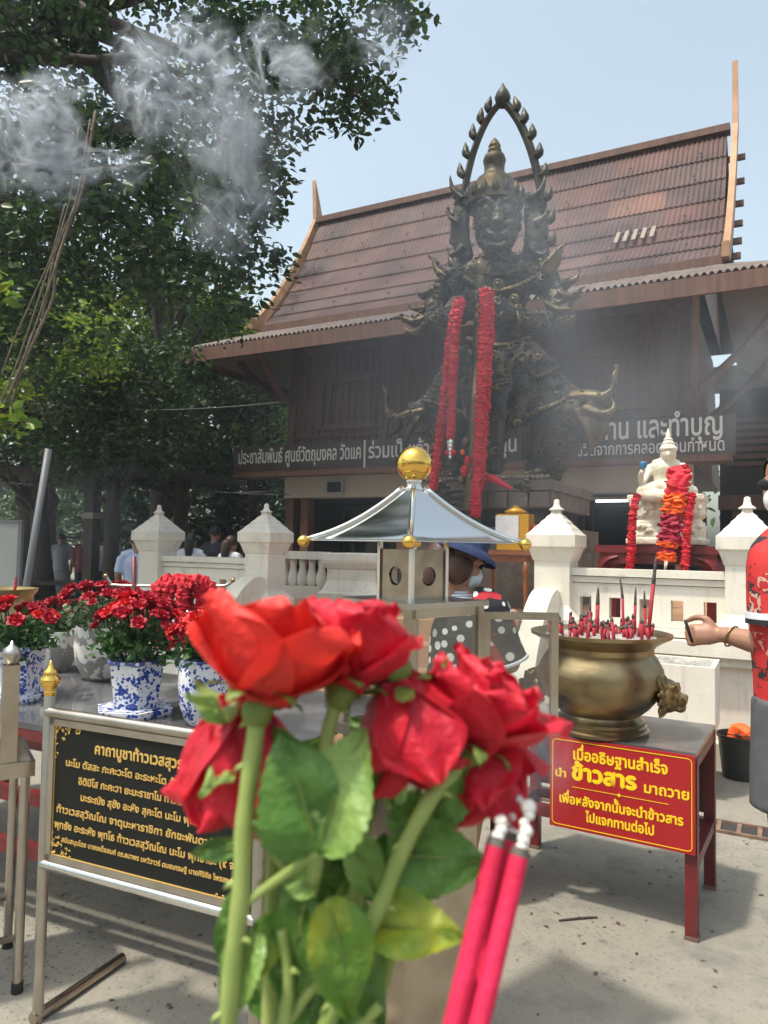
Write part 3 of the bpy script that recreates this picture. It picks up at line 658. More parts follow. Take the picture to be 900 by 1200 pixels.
# hanging aerial roots
t = thing('aerial_roots', 'bundle of slender pale aerial roots hanging slanted at the left edge', 'roots', P(40, 350, 5.6))
for k, pts in enumerate(([(-2, 478), (22, 420), (52, 330), (74, 262), (84, 222), (92, 150)], [(8, 470), (30, 415), (58, 335), (80, 265), (92, 225), (106, 140)], [(16, 455), (40, 400), (62, 350), (66, 310), (82, 262), (97, 222), (112, 130)], [(2, 440), (14, 405), (38, 350), (60, 300), (76, 240)], [(12, 480), (36, 395), (48, 380), (64, 300), (88, 240)])):
    bm = B(); tube(bm, [P(x, y, 5.6+.05*k) for x, y in pts], [.0065+.0025*(k % 3)]*len(pts), 7, 4); obj('root', bm, M['root'], t, w=True, smooth=True)
# low sprig with bright leaves at the left edge
sp = thing('leafy_sprig', 'small sprig of bright green leaves poking in at the left edge', 'plant', P(-10, 490, 4.6))
bm = B(); tube(bm, [P(-70, 520, 4.6), P(-5, 500, 4.6), P(40, 493, 4.6)], [.014, .01, .004], 6, 3); obj('twig', bm, M['bark'], sp, w=True)
omesh('leaves', leaf_mesh('leaves', [(tuple(P(x, y, 4.6)-sp.location), .09, 12) for x, y in ((5, 485), (-12, 500), (30, 490), (8, 510), (-8, 470), (2, 345), (10, 335))], .095, M['leaf_y'], 11, .5), sp)
# lower trees, each at its own distance
GT = 'trees of the grove behind the shrine'
specs = [
 ('broadleaf_tree', 'dark bushy tree standing just left of the hall, under the skirt roof', 16.5, 300, .16, [(205, 415), (330, 450), (342, 470), (338, 540), (280, 560), (190, 560), (180, 450)], 15.5, 18.0, 130, .5, 60, 'leaf_b', .12),
 ('broadleaf_tree', 'dark tree with pale bare trunk in the middle of the grove', 14.5, 216, .17, [(120, 440), (230, 410), (260, 450), (240, 560), (110, 565), (90, 500)], 13, 16, 110, .5, 60, 'leaf_b', .14),
 ('broadleaf_tree', 'dark spreading tree above the left shelter roof', 13.5, 60, .2, [(-120, 430), (40, 480), (110, 470), (120, 545), (-120, 550)], 12, 15, 90, .45, 60, 'leaf_b', .13),
 ('leaning_tree', 'dark leafy tree filling the gap under the banyan left of the shelter posts', 12.5, 130, .14, [(70, 420), (215, 390), (235, 480), (215, 545), (60, 550)], 10.5, 13, 120, .42, 70, 'leaf_b', .11),
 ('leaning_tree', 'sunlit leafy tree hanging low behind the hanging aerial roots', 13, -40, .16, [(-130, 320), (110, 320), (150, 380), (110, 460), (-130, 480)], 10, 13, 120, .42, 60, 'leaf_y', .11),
 ('tall_tree', 'tall dark tree rising behind the aerial roots', 17, 30, .28, [(-200, 120), (120, 110), (150, 250), (110, 340), (-200, 340)], 13, 20, 150, .7, 70, 'leaf_b', .15),  # this crown and the next are added behind the banyan to block the sun
 ('tall_tree', 'tall dark tree rising left of the hall behind the hanging smoke', 18, 190, .25, [(130, 140), (300, 140), (305, 250), (280, 330), (140, 350)], 14, 20, 110, .6, 70, 'leaf_b', .15),
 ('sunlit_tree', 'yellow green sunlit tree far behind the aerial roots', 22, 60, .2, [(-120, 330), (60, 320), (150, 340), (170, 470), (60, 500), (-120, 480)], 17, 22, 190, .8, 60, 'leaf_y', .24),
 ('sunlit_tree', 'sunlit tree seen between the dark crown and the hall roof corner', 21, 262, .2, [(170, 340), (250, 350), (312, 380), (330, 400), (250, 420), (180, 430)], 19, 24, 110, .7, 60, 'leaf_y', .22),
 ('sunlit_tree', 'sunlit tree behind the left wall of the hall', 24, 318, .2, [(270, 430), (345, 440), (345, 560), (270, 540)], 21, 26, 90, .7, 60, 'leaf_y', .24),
 ('low_tree', 'low green tree far under the grove behind the standing people', 27, 120, .18, [(20, 540), (160, 520), (170, 650), (60, 660), (0, 640)], 24, 29, 90, .7, 50, 'leaf_b', .24),
 ('low_tree', 'low dark green tree behind the white posts on the left', 20, 270, .16, [(150, 540), (330, 540), (335, 650), (150, 655)], 18, 21.5, 110, .6, 60, 'leaf_b', .2)]
for i, (nm, lab, d, px, tr, pl, d0, d1, n, rad, lv, lf, ls) in enumerate(specs):
    cl = crown_from_outline(pl, d0, d1, n, rad, lv, rr); b = P(px, 640, d); b.z = 0; top = P(px+rr.uniform(-12, 12), min(p[1] for p in pl)+60, d)
    mid = b.lerp(top, .5)+Vector((rr.uniform(-.2, .2), rr.uniform(-.2, .2), 0))
    tree(nm, lab, [b, mid, top], [tr, tr*.8, tr*.4], cl, M[lf], ls, 20+i, GT, 12)
# far wood that closes the view
cl = [(Vector((-46+rr.random()*44, 24+rr.random()*12, 0))+Vector((0, 0, rr.uniform(.2, 7.5))), 1.3, 46) for _ in range(330)]
cl = [c for c in cl if c[0].x < -13 or c[0].y > 26]
for _ in range(300):  # unseen leaf mass behind the camera, added to darken reflections in the steel
    a = rr.uniform(-2.9, .25); q = rr.uniform(13, 17); cl.append((Vector((q*math.cos(a)+3, q*math.sin(a), rr.uniform(.2, 6.5))), 1.4, 34))
o = omesh('far_woods', leaf_mesh('far_woods', [(tuple(c), r, n) for c, r, n in cl], .38, M['leaf_b'], 77, .6)); o['kind'] = 'stuff'

# ================================================================== THE GUARDIAN STATUE
def S(px, py, v): return V(px, py, v)
PX = 8.75/867       # metres a pixel spans where the statue stands
def chain(bm, pts, seg=12, sm=3, flat=1.0):
    tube(bm, [S(x, y, v) for x, y, v, r in pts], [r*PX for x, y, v, r in pts], seg, sm, flat)
def blob(bm, x, y, v, r, sx=1, sy=1, sz=1): ball(bm, S(x, y, v), r*PX, sx, sy, sz, 2)
SB = S(585, 572, 8.4)
GS = thing('guardian_statue', 'huge dark bronze giant guardian with pointed halo arch and long club', 'statue', (SB.x, SB.y, SB.z))
bm = B()
chain(bm, [(583, 440, 8.4, 38), (583, 405, 8.4, 28), (583, 372, 8.4, 30), (584, 340, 8.4, 38), (584, 318, 8.4, 32)])
chain(bm, [(520, 338, 8.3, 13), (540, 327, 8.4, 19), (584, 320, 8.45, 24), (626, 325, 8.4, 20), (648, 338, 8.3, 13)])
chain(bm, [(583, 322, 8.4, 22), (582, 300, 8.35, 23)])
# head
blob(bm, 583, 262, 8.35, 30, .95, .95, 1.15); blob(bm, 583, 281, 8.22, 21, 1.1, .9, .8); blob(bm, 581, 243, 8.4, 28, 1, 1, .7)
# arms folded over the club
chain(bm, [(648, 338, 8.3, 14), (656, 360, 8.15, 13), (646, 377, 8.0, 12)]); chain(bm, [(646, 377, 8.0, 12), (622, 376, 7.75, 11), (585, 364, 7.55, 12)])
chain(bm, [(520, 338, 8.3, 14), (508, 360, 8.1, 12.5), (512, 376, 7.9, 11.5)]); chain(bm, [(512, 376, 7.9, 11.5), (530, 372, 7.7, 12), (556, 358, 7.55, 12)])
for k in range(4):
    chain(bm, [(548, 345+k*6, 7.5, 4), (560, 343+k*6, 7.42, 4.2), (570, 347+k*6, 7.5, 3.5)], 8, 2); chain(bm, [(592, 353+k*6, 7.5, 4), (580, 350+k*6, 7.42, 4.2), (568, 354+k*6, 7.5, 3.5)], 8, 2)
# legs, wide flared breeches
chain(bm, [(603, 425, 8.3, 34), (632, 462, 8.2, 35), (646, 500, 8.2, 27), (640, 540, 8.2, 22), (634, 570, 8.2, 19)]); chain(bm, [(562, 425, 8.3, 34), (538, 462, 8.2, 34), (526, 500, 8.2, 26), (528, 540, 8.2, 22), (530, 570, 8.2, 19)])
chain(bm, [(634, 566, 8.2, 15), (622, 570, 7.8, 14), (614, 574, 7.55, 10)]); chain(bm, [(530, 566, 8.2, 15), (524, 570, 7.8, 14), (518, 574, 7.55, 10)])
chain(bm, [(636, 468, 8.2, 32), (664, 486, 8.15, 30), (690, 482, 8.1, 22)]); chain(bm, [(668, 492, 8.15, 24), (664, 520, 8.15, 18), (656, 552, 8.15, 8)]); chain(bm, [(530, 466, 8.2, 26), (503, 480, 8.15, 18), (482, 484, 8.1, 12)])
chain(bm, [(583, 415, 8.0, 20), (582, 455, 7.85, 17), (580, 510, 7.8, 14), (578, 556, 7.8, 9)], flat=.5)
chain(bm, [(608, 425, 7.95, 13), (614, 460, 7.85, 11), (604, 500, 7.85, 4)], flat=.6); chain(bm, [(556, 425, 7.95, 13), (548, 460, 7.85, 11), (556, 500, 7.85, 4)], flat=.6)
bd = obj('body', sculpt(bm, .030, 3), M['bronze'], GS, w=True, smooth=True)
# face and mask features
bm = B()
chain(bm, [(583, 240, 7.98, 4), (583, 254, 7.93, 6), (583, 263, 7.90, 8)]); 
for s in (-1, 1):
    blob(bm, 583+.84*s*14, 246, 7.98, 6.5); chain(bm, [(583+.84*s*5, 240, 7.95, 3.5), (583+.84*s*15, 234, 7.97, 4.5), (583+.84*s*27, 240, 8.05, 2.5)]); blob(bm, 583+.84*s*18, 263, 8.02, 8)
    chain(bm, [(583+.84*s*10, 284, 7.90, 3.4), (583+.84*s*13, 275, 7.86, 2.4), (583+.84*s*14, 268, 7.86, .8)]); chain(bm, [(583+.84*s*4, 276, 7.86, 3), (583+.84*s*14, 273, 7.9, 4), (583+.84*s*22, 280, 8.0, 2)])
chain(bm, [(566, 284, 7.95, 4), (583, 290, 7.86, 5), (600, 284, 7.95, 4)])
obj('face', sculpt(bm, .016, 2), M['bronze'], GS, w=True, smooth=True)
def flame(bm, pts, seg=8): chain(bm, pts, seg, 5, .55)
def orn(pieces, name='ornament', m='bronze_gold'):
    bm = B()
    for p in pieces: flame(bm, p)
    o = obj(name, sculpt(bm, .02, 2), M[m], GS, w=True, smooth=True); filigree(o, 26, len(pieces)+7, .035, .010, m=m); return o
def filigree(o, n, seed, size, lift=.012, keep=lambda c: True, m='bronze_gold'):
    """small cast scrolls that cover the front of a bronze surface"""
    g = random.Random(seed); me = o.data; ps = [p for p in me.polygons if p.normal.y < .25 and keep(p.center)]; bm = B()
    for p in g.sample(ps, min(n, len(ps))):
        nn = p.normal.copy(); u = nn.cross(Vector((g.uniform(-1, 1), g.uniform(-1, 1), g.uniform(-1, 1)))).normalized(); w = nn.cross(u); r = size*g.uniform(.6, 1.3); c = p.center+nn*lift*.3; sg = g.choice((-1, 1)); pts = []; rad = []
        for k in range(8):
            a = k*.85*sg; q = r*(1-.105*k); pts.append(c+u*math.cos(a)*q+w*math.sin(a)*q+nn*lift*(k/7)); rad.append(r*(.10+.26*math.sin(PI*(k+.6)/8)))
        tube(bm, pts, rad, 5)
    f_ = obj('filigree', bm, M[m], o, smooth=True); f_['kind'] = 'stuff'; return f_
filigree(bd, 700, 5, .046, .010); filigree(bd, 420, 6, .034, .012, lambda c: c.z > 1.0, 'bronze'); filigree(bpy.data.objects['face'], 60, 9, .026, .008)
# head dress flanges beside the cheeks
for s, nm in ((-1, 'ear_flange'), (1, 'ear_flange')):
    orn([[(583+s*36, 305, 8.3, 10), (583+s*44, 275, 8.3, 13), (583+s*42, 245, 8.35, 12), (583+s*36, 225, 8.4, 5)], [(583+s*40, 290, 8.25, 8), (583+s*54, 300, 8.2, 5), (583+s*60, 285, 8.2, 1)], [(583+s*38, 235, 8.3, 9), (583+s*52, 222, 8.3, 6), (583+s*56, 204, 8.3, 1.5)], [(583+s*44, 262, 8.2, 8), (583+s*56, 254, 8.2, 5), (583+s*58, 240, 8.2, 1)]], nm, 'bronze')
# crown
bm = B(); c = S(579, 230, 8.42); sc = PX
lathe(bm, [(r*sc, h*sc) for r, h in ((35, -14), (36, -4), (33, 0), (32, 6), (28, 8), (27, 13), (23, 15), (21, 20), (16, 23), (12, 30), (12.5, 38), (14, 44), (12, 50), (8, 53), (8.5, 56), (7, 59), (7.5, 62), (5, 67), (2, 71), (.3, 73))], 20, c)
obj('crown', bm, M['bronze_gold'], GS, w=True, smooth='auto')
bm = B()
for k in range(16):
    a = 2*PI*k/16; q = c+Vector((math.cos(a)*34*sc, math.sin(a)*34*sc, -4*sc)); tube(bm, [q-Vector((0, 0, 5*sc)), q+Vector((0, 0, 3*sc)), q+Vector((0, 0, 11*sc))], [4*sc, 4.5*sc, .4*sc], 6, 2)
obj('crown_band', bm, M['bronze'], GS, w=True, smooth=True)
# halo arch: a band that rises to a bud, edged with small flames
AV = 9.0; ax = 589
half = [(54, 345), (51, 310), (49, 275), (47, 240), (41, 205), (33, 175), (22, 148), (11, 130), (0, 118)]
for s in (-1, 1):
    bm = B(); q = catmull([(ax+s*x, y, 0) for x, y in half], 4); pts = [S(x, y, AV) for x, y, _ in q]; u = S(ax+1, 240, AV)-S(ax, 240, AV); wdt = 5*PX*1.05
    tube(bm, pts, [wdt]*len(pts), 4, 0, 1.0, (0, 1, 0)); obj('halo_arch', bm, M['bronze'], GS, w=True)
    for k in range(10):
        bm = B(); f = (.6+k)/10.6*(len(q)-1); i = min(int(f), len(q)-2); x, y, _ = q[i]; x2, y2, _ = q[i+1]; dx, dy = x2-x, y2-y; L = math.hypot(dx, dy) or 1; nx, ny = -dy/L, dx/L
        if nx*s < 0: nx, ny = -nx, -ny
        sz = 1.0 if k < 5 else .95
        tube(bm, [S(x+nx*2-dx/L*3, y+ny*2-dy/L*3, AV), S(x+nx*8, y+ny*8, AV), S(x+nx*10+dx/L*5, y+ny*10+dy/L*5, AV), S(x+nx*12+dx/L*10, y+ny*12+dy/L*10-2, AV)], [4.4*PX, 5.6*PX, 4.4*PX, .8*PX], 7, 2)
        obj('halo_flame', bm, M['bronze'], GS, w=True, smooth=True)
bm = B(); c2 = S(ax, 120, AV); lathe(bm, [(r*PX, h*PX) for r, h in ((5, -6), (9, 0), (10.5, 6), (8, 13), (4, 19), (.4, 26))], 14, c2); obj('halo_bud', bm, M['bronze'], GS, w=True, smooth=True)
# shoulder, elbow and knee flames
orn([[(640, 322, 8.2, 12), (652, 306, 8.2, 9), (656, 292, 8.2, 6), (664, 284, 8.2, 1)], [(634, 316, 8.1, 8), (648, 300, 8.1, 5), (653, 288, 8.1, 1)], [(655, 345, 8.1, 12), (672, 348, 8.1, 8), (680, 338, 8.1, 4), (688, 336, 8.1, 1)], [(660, 332, 8.1, 10), (674, 328, 8.1, 5), (680, 316, 8.1, 1)]], 'shoulder_flame')
orn([[(526, 326, 8.2, 11), (514, 318, 8.2, 9), (508, 304, 8.2, 5), (499, 296, 8.2, 1)], [(512, 340, 8.1, 11), (496, 346, 8.1, 7), (488, 338, 8.1, 1)]], 'shoulder_flame')
orn([[(508, 372, 8.0, 12), (486, 378, 7.95, 10), (470, 372, 7.95, 5), (455, 374, 7.95, 1)], [(505, 380, 7.9, 9), (486, 390, 7.9, 7), (472, 384, 7.9, 2)], [(500, 362, 8, 9), (484, 362, 8, 4), (476, 352, 8, 1)]], 'elbow_flame')
orn([[(652, 380, 8.0, 10), (668, 376, 7.95, 7), (676, 366, 7.95, 1)]], 'elbow_flame')
orn([[(672, 468, 8.1, 20), (692, 466, 8.05, 17), (708, 466, 8.0, 12), (718, 456, 8.0, 6), (720, 440, 8.0, 5), (727, 421, 8.0, .8)], [(690, 480, 8.0, 17), (708, 486, 7.95, 11), (720, 478, 7.95, 5), (716, 466, 7.95, 2)], [(684, 482, 8.05, 20), (694, 505, 8.0, 14), (690, 534, 8.0, 2)], [(700, 484, 8, 10), (706, 505, 8, 7), (700, 520, 8, 1)]], 'knee_flame')
orn([[(498, 482, 8.1, 14), (478, 486, 8.0, 10), (462, 490, 8.0, 8), (454, 476, 8.0, 6), (453, 462, 8.0, 4), (446, 447, 8.0, .8)], [(492, 490, 8.05, 11), (478, 508, 8.0, 8), (474, 530, 8.0, 2)], [(472, 498, 8, 7), (460, 508, 8, 4), (450, 504, 8, 1)]], 'knee_flame')
orn([[(620, 432, 8.0, 9), (640, 440, 8.0, 8), (650, 432, 8.0, 3), (656, 436, 8, 1)], [(628, 448, 7.95, 9), (650, 456, 7.95, 7), (660, 448, 7.95, 1)]], 'hip_flame', 'bronze'); orn([[(546, 430, 8.0, 9), (528, 440, 8.0, 7), (516, 432, 8.0, 1)], [(540, 448, 7.95, 9), (518, 456, 7.95, 7), (506, 448, 7.95, 1)]], 'hip_flame', 'bronze')
# belts, hems and chest medallions
def belt(pts, r, name='belt'):
    bm = B(); chain(bm, [(x, y, v, r) for x, y, v in pts], 8, 3); 
    for (x, y, v) in catmull(pts, 5): blob(bm, x, y, v-.04, r*.75)
    obj(name, bm, M['bronze_gold'], GS, w=True, smooth=True)
belt([(548, 398, 8.35), (566, 404, 8.08), (584, 406, 8.04), (602, 404, 8.08), (620, 398, 8.35)], 4.2); belt([(546, 412, 8.35), (566, 420, 8.02), (584, 423, 7.97), (602, 420, 8.02), (622, 412, 8.35)], 3)
belt([(545, 326, 8.2), (562, 336, 8.02), (584, 341, 7.98), (606, 336, 8.02), (626, 326, 8.2)], 3.6, 'collar'); belt([(552, 312, 8.2), (568, 320, 8.08), (584, 323, 8.05), (600, 320, 8.08), (616, 312, 8.2)], 3, 'collar')
belt([(606, 492, 7.92), (628, 482, 7.86), (652, 474, 7.88), (672, 462, 8.0)], 3.4, 'breeches_hem'); belt([(560, 492, 7.92), (542, 484, 7.86), (520, 476, 7.88), (498, 470, 8.0)], 3.2, 'breeches_hem')
belt([(614, 448, 7.9), (634, 440, 7.86), (656, 430, 8.0)], 2.6, 'breeches_hem'); belt([(640, 355, 7.98), (652, 362, 7.92), (666, 362, 8.0)], 3, 'arm_band'); belt([(606, 366, 7.58), (608, 374, 7.54), (606, 384, 7.6)], 3, 'wrist_band'); belt([(538, 360, 7.58), (534, 368, 7.54), (536, 380, 7.6)], 3, 'wrist_band')
for x, y in ((566, 352), (584, 356), (602, 352), (584, 334)):
    bm = B(); q = S(x, y, 7.97); lathe(bm, [(7*PX, 0), (7*PX, .02), (5*PX, .035), (3*PX, .03), (2.4*PX, .05), (.3*PX, .06)], 16, (0, 0, 0), mx=Matrix.Translation(q) @ Matrix.Rotation(PI/2, 4, 'X')); obj('medallion', bm, M['bronze_gold'], GS, w=True, smooth='auto')
# club
bm = B(); a, b = S(563, 306, 7.5), S(553, 578, 7.35); d = (b-a); ln = d.length; mx = Matrix.Translation(a) @ (-d).to_track_quat('Z', 'Y').to_matrix().to_4x4()
lathe(bm, [(r*PX, -h*PX) for r, h in ((.4, -4), (5, 0), (7.5, 6), (7, 12), (4, 16), (5.5, 18), (5.5, 24), (4.5, 28), (5, 60), (6, 62), (6, 66), (5, 68), (6.5, 150), (8, 153), (8, 160), (7, 164), (9, 250), (10, 262), (7, 272))], 14, mx=mx); obj('club', bm, M['bronze_gold'], GS, w=True, smooth='auto')

# pedestal of layered stone
pu0, pu1 = V(506, 600, 8.1).x, V(660, 600, 8.1).x; pc = (pu0+pu1)/2
t = thing('statue_pedestal', 'tiered brown stone pedestal carrying the bronze guardian', 'pedestal', (pc, 8.5, TZ))
def zy(py, v=7.6): return V(620, py, v).z
W0 = pu1-pu0
def tier(name, za, zb, w, dpt, m=M['stone'], bev=.02):
    bm = B(); box(bm, (pc, 8.5, (za+zb)/2), (w, dpt, zb-za)); return obj(name, bm, m, t, w=True, bevel=bev)
zt = SB.z-.05
tier('top_slab', zt-.05, zt+.06, W0*1.04, 1.9); tier('block_course', zt-.24, zt-.05, W0, 1.8, bev=.01)
tier('neck', zt-.44, zt-.24, W0*.86, 1.5, M['bronze']); tier('lotus_tier', zt-.70, zt-.44, W0*1.12, 1.95, bev=.11); tier('base', TZ, zt-.70, W0*1.2, 2.1)
bm = B()
for k in range(30): ball(bm, (pu0+W0*(k+.5)/30, 7.56, zt+.085), .032, sub=1)
obj('bead_row', bm, M['stone'], t, w=True, smooth=True)
for k in range(7):
    bm = B(); box(bm, (pu0+W0*(k+.5)/7, 7.585, zt-.145), (W0/7-.025, .06, .16)); obj('carved_block', bm, M['stone'], t, w=True, bevel=.008)
bm = B()
for s in range(5): tube(bm, [(pc-W0*.56+s*.1, 7.5, zt-.5-.02*s), (pc-W0*.3, 7.42, zt-.15-.05*s), (pc-.1, 7.45, zt-.05-.07*s), (pc+.05, 7.45, zt-.3-.06*s), (pc+.02+.02*s, 7.44, zt-.62)], .022, 6, 5)
obj('carved_scroll', bm, M['bronze'], t, w=True, smooth=True)

# ================================================================== GARLANDS
def garland_bm(pts, r, n_ring=None, flat=1.0, wob=.20, seg=14, seed=1):
    pts = [Vector(p) for p in pts]; q = [Vector(p) for p in catmull([tuple(p) for p in pts], 6)]
    L = sum((b-a).length for a, b in zip(q, q[1:])); n = max(8, int(L/(r*.52))); bm = B(); g = random.Random(seed)
    # even resampling, swelling and narrowing along the string like stacked blossoms
    acc = [0]
    for a, b in zip(q, q[1:]): acc.append(acc[-1]+(b-a).length)
    out, rad = [], []
    for k in range(2*n+1):
        s = L*k/(2*n); i = max(j for j in range(len(acc)) if acc[j] <= s+1e-9); i = min(i, len(q)-2); f = (s-acc[i])/max(acc[i+1]-acc[i], 1e-9)
        out.append(q[i].lerp(q[i+1], f)); rad.append(r*(1.0 if k % 2 else .80)*g.uniform(1-wob, 1+wob))
    rad[0] *= .5; rad[-1] *= .5
    tube(bm, out, rad, seg, 0, flat)
    for v in bm.verts: v.co += Vector((g.uniform(-1, 1), g.uniform(-1, 1), g.uniform(-1, 1)))*r*.20
    return bm
def garland(name, label, pts, r, m, group=None, flat=1.0, tassel=None, seed=1):
    t = thing(name, label, 'garland', pts[0], 0, group)
    obj('strand', garland_bm(pts, r, flat=flat, seed=seed), m, t, w=True)
    if tassel:
        bm = B(); e = Vector(pts[-1])
        for k in range(5): bm2 = e+Vector((0, 0, -.03-.04*k)); ball(bm, bm2, tassel*(1-.12*k), sub=1)
        obj('tassel', bm, M['silver'], t, w=True, smooth=True)
    return t
GV = 7.35; gp = GV*1.0/867
garland('flower_garland', 'long red garland hanging from the guardian hand, leftmost and slanting to the left', [S(541, 349, GV), S(531, 375, GV-.02), S(524, 440, GV-.02), S(516, 510, GV-.02), S(507, 575, GV-.02)], 5.6*gp*1.15, M['garland'], seed=2)
garland('flower_garland', 'shorter red garland ending in a blossom tassel, second from the left on the guardian', [S(542, 352, GV-.1), S(535, 380, GV-.12), S(531, 440, GV-.12), S(528, 515, GV-.12)], 5*gp*1.15, M['garland'], tassel=.05, seed=3)
g = garland('flower_garland', 'thick double red garland hanging straight down the front of the guardian', [S(567, 337, GV-.15), S(568, 360, GV-.15), S(565, 440, GV-.15), S(561, 520, GV-.15), S(557, 606, GV-.15)], 6*gp*1.15, M['garland'], seed=4)
obj('second_strand', garland_bm([S(573, 340, GV-.12), S(574, 380, GV-.1), S(570, 450, GV-.1), S(565, 530, GV-.1), S(560, 575, GV-.1)], 5.4*gp*1.15, seed=5), M['garland'], g, w=True)
for k, (x, y) in enumerate(((528, 524), (531, 530), (525, 531))):
    bm = B(); ball(bm, S(x, y, GV-.12), 4*gp, sub=2); obj('tassel_blossom', bm, M['garland'], bpy.data.objects['flower_garland.001'], w=True, smooth=True)
bm = B(); tube(bm, [S(562, 566, 7.42), S(574, 560, 7.40), S(590, 568, 7.4), S(600, 573, 7.42)], [5*gp, 9*gp, 6*gp, 3*gp], 10, 3, .6)
o = obj('red_sash', bm, M['garland'], smooth=True); tag(o, 'crumpled red cloth lying at the foot of the guardian', 'cloth'); o.name = 'crumpled_cloth'
# little offering figure with orange blossoms at the foot
t = thing('offering_bunch', 'bunch of small orange and red offerings tied to the guardian club', 'offering', S(545, 540, 7.4))
for k, (x, y, r, m) in enumerate(((546, 518, 5, 'bronze_gold'), (542, 530, 3, 'garland_orange'), (548, 540, 5, 'garland'), (545, 552, 6, 'garland'), (551, 560, 5, 'bronze_gold'), (541, 562, 5, 'bronze_gold'))):
    bm = B(); ball(bm, S(x, y, 7.3), r*gp, 1, 1, 1.3, 2); obj('blossom', bm, M[m], t, w=True, smooth=True)

# ================================================================== PALE SEATED STATUE ON THE RED TABLE
Q = 6.55*1.02/867
def T(px, py, v=6.5): return V(px, py, v)
tb0 = T(776, 640); zt = tb0.z
t = thing('red_altar_table', 'low dark red table with curved legs under the pale seated statue', 'table', (tb0.x, 6.5, TZ))
tw = T(846, 640).x-T(706, 640).x
bm = B(); box(bm, (0, 0, zt-TZ-.03), (tw, .75, .06)); obj('tabletop', bm, M['redpaint'], t, bevel=.01)
for sy in (-1, 1): bm = B(); box(bm, (0, sy*.34, zt-TZ-.10), (tw-.06, .04, .09)); obj('apron', bm, M['redpaint'], t)
for sx in (-1, 1):
    for sy in (-1, 1):
        bm = B(); x = sx*(tw/2-.06); tube(bm, [(x-sx*.12, sy*.33, zt-TZ-.09), (x-sx*.03, sy*.33, zt-TZ-.13), (x+sx*.01, sy*.33, zt-TZ-.24), (x+sx*.01, sy*.33, 0)], [.05, .06, .055, .055], 4, 3); obj('leg', bm, M['redpaint'], t)
PS = thing('seated_statue', 'pale cream seated deity statue on a carved block base', 'statue', (tb0.x+.05, 6.5, zt))
bm = B(); c0 = T(783, 600)
zz = lambda py: T(783, py).z
for (ya, yb, w) in ((638, 632, 78), (632, 612, 70), (612, 606, 64), (606, 588, 70), (588, 582, 76)):
    box(bm, (c0.x, 6.5, (zz(ya)+zz(yb))/2), (w*Q, w*Q*.75, zz(yb)-zz(ya)+.01))
g = random.Random(4)
for k in range(110):
    y = g.choice((628, 623, 618, 602, 597, 592)); w = 34; x = g.uniform(-w, w)
    ball(bm, Vector((c0.x+x*Q, 6.5-w*Q*.75, zz(y))), 2.9*Q*g.uniform(.7, 1.4), sub=1)
    ball(bm, Vector((c0.x+w*Q, 6.5+g.uniform(-.7, .7)*w*Q*.75, zz(y))), 3.2*Q*g.uniform(.7, 1.3), sub=1)
obj('carved_base', sculpt(bm, .0085, 1), M['marble'], PS, w=True, smooth=True)
bm = B()
def tc(pts, sm=3): tube(bm, [V(x, y, v) for x, y, v, r in pts], [r*Q for x, y, v, r in pts], 12, sm)
tc([(779, 578, 6.5, 18), (777, 563, 6.5, 10), (778, 549, 6.5, 13), (781, 541, 6.5, 9)]); tc([(765, 545, 6.5, 5), (780, 543, 6.5, 7), (796, 545, 6.5, 5)])
tc([(764, 546, 6.5, 5), (757, 558, 6.45, 4), (752, 566, 6.35, 3.5)]); tc([(752, 566, 6.35, 3.5), (751, 558, 6.25, 3.2), (754, 551, 6.2, 3.2)]); tc([(797, 546, 6.5, 6), (806, 558, 6.45, 5), (802, 570, 6.3, 4.5)])
tc([(786, 574, 6.4, 10), (766, 574, 6.25, 9), (752, 577, 6.35, 7)]); tc([(774, 574, 6.4, 10), (796, 575, 6.25, 9), (812, 577, 6.35, 7)]); tc([(752, 580, 6.3, 6), (780, 581, 6.15, 7), (808, 580, 6.3, 6)])
ball(bm, V(783, 531, 6.45), 8.2*Q, .95, 1, 1.1, 3); tc([(782, 545, 6.5, 5), (783, 535, 6.47, 5)]); ball(bm, V(783, 533, 6.38), 1.7*Q, 1, 1, 1.6, 2)
for s in (-1, 1): ball(bm, V(783+s*8.5, 533, 6.47), 2*Q, .6, 1, 2, 2)
obj('figure', sculpt(bm, .010, 2), M['marble'], PS, w=True, smooth=True)
bm = B(); lathe(bm, [(r*Q, h*Q) for r, h in ((8.8, 0), (9.2, 2), (8, 4), (6.5, 6), (6.6, 8), (4.6, 10), (4.8, 12), (2.8, 14), (2.4, 18), (.4, 24))], 16, V(783, 528, 6.45)); obj('crown', bm, M['marble'], PS, w=True, smooth='auto')
bm = B(); lathe(bm, [(r*Q, h*Q) for r, h in ((2.5, 0), (3.6, 3), (3.8, 6), (3, 7))], 12, V(754, 549, 6.2)); o = obj('blue_bowl', bm, mat('blue_bowl_glaze', (.03, .2, .42), .3), smooth='auto'); tag(o, 'tiny blue bowl held up in the hand of the pale seated statue', 'bowl')
GVV = 6.05
g = garland('flower_garland', 'thick red and orange banded garland hanging down the middle of the pale statue', [V(794, 550, GVV+.2), V(795, 562, GVV), V(792, 582, GVV-.02)], 11*Q, M['garland'], flat=.5, seed=6)
for nm, pts, r, m in (('orange_band', [(792, 578), (790, 590), (788, 602)], 11.5, 'garland_orange'), ('dark_band', [(788, 600), (786, 620), (784, 636)], 11.5, 'garland_dark'), ('orange_band', [(783, 634), (782, 640)], 9.5, 'garland_orange'), ('dark_band', [(782, 640), (782, 648)], 7, 'garland_dark'), ('orange_band', [(782, 646), (781, 656)], 9, 'garland_orange')):
    obj(nm, garland_bm([V(x, y, GVV-.03) for x, y in pts], r*Q, flat=.5, seed=7), M[m], g, w=True)
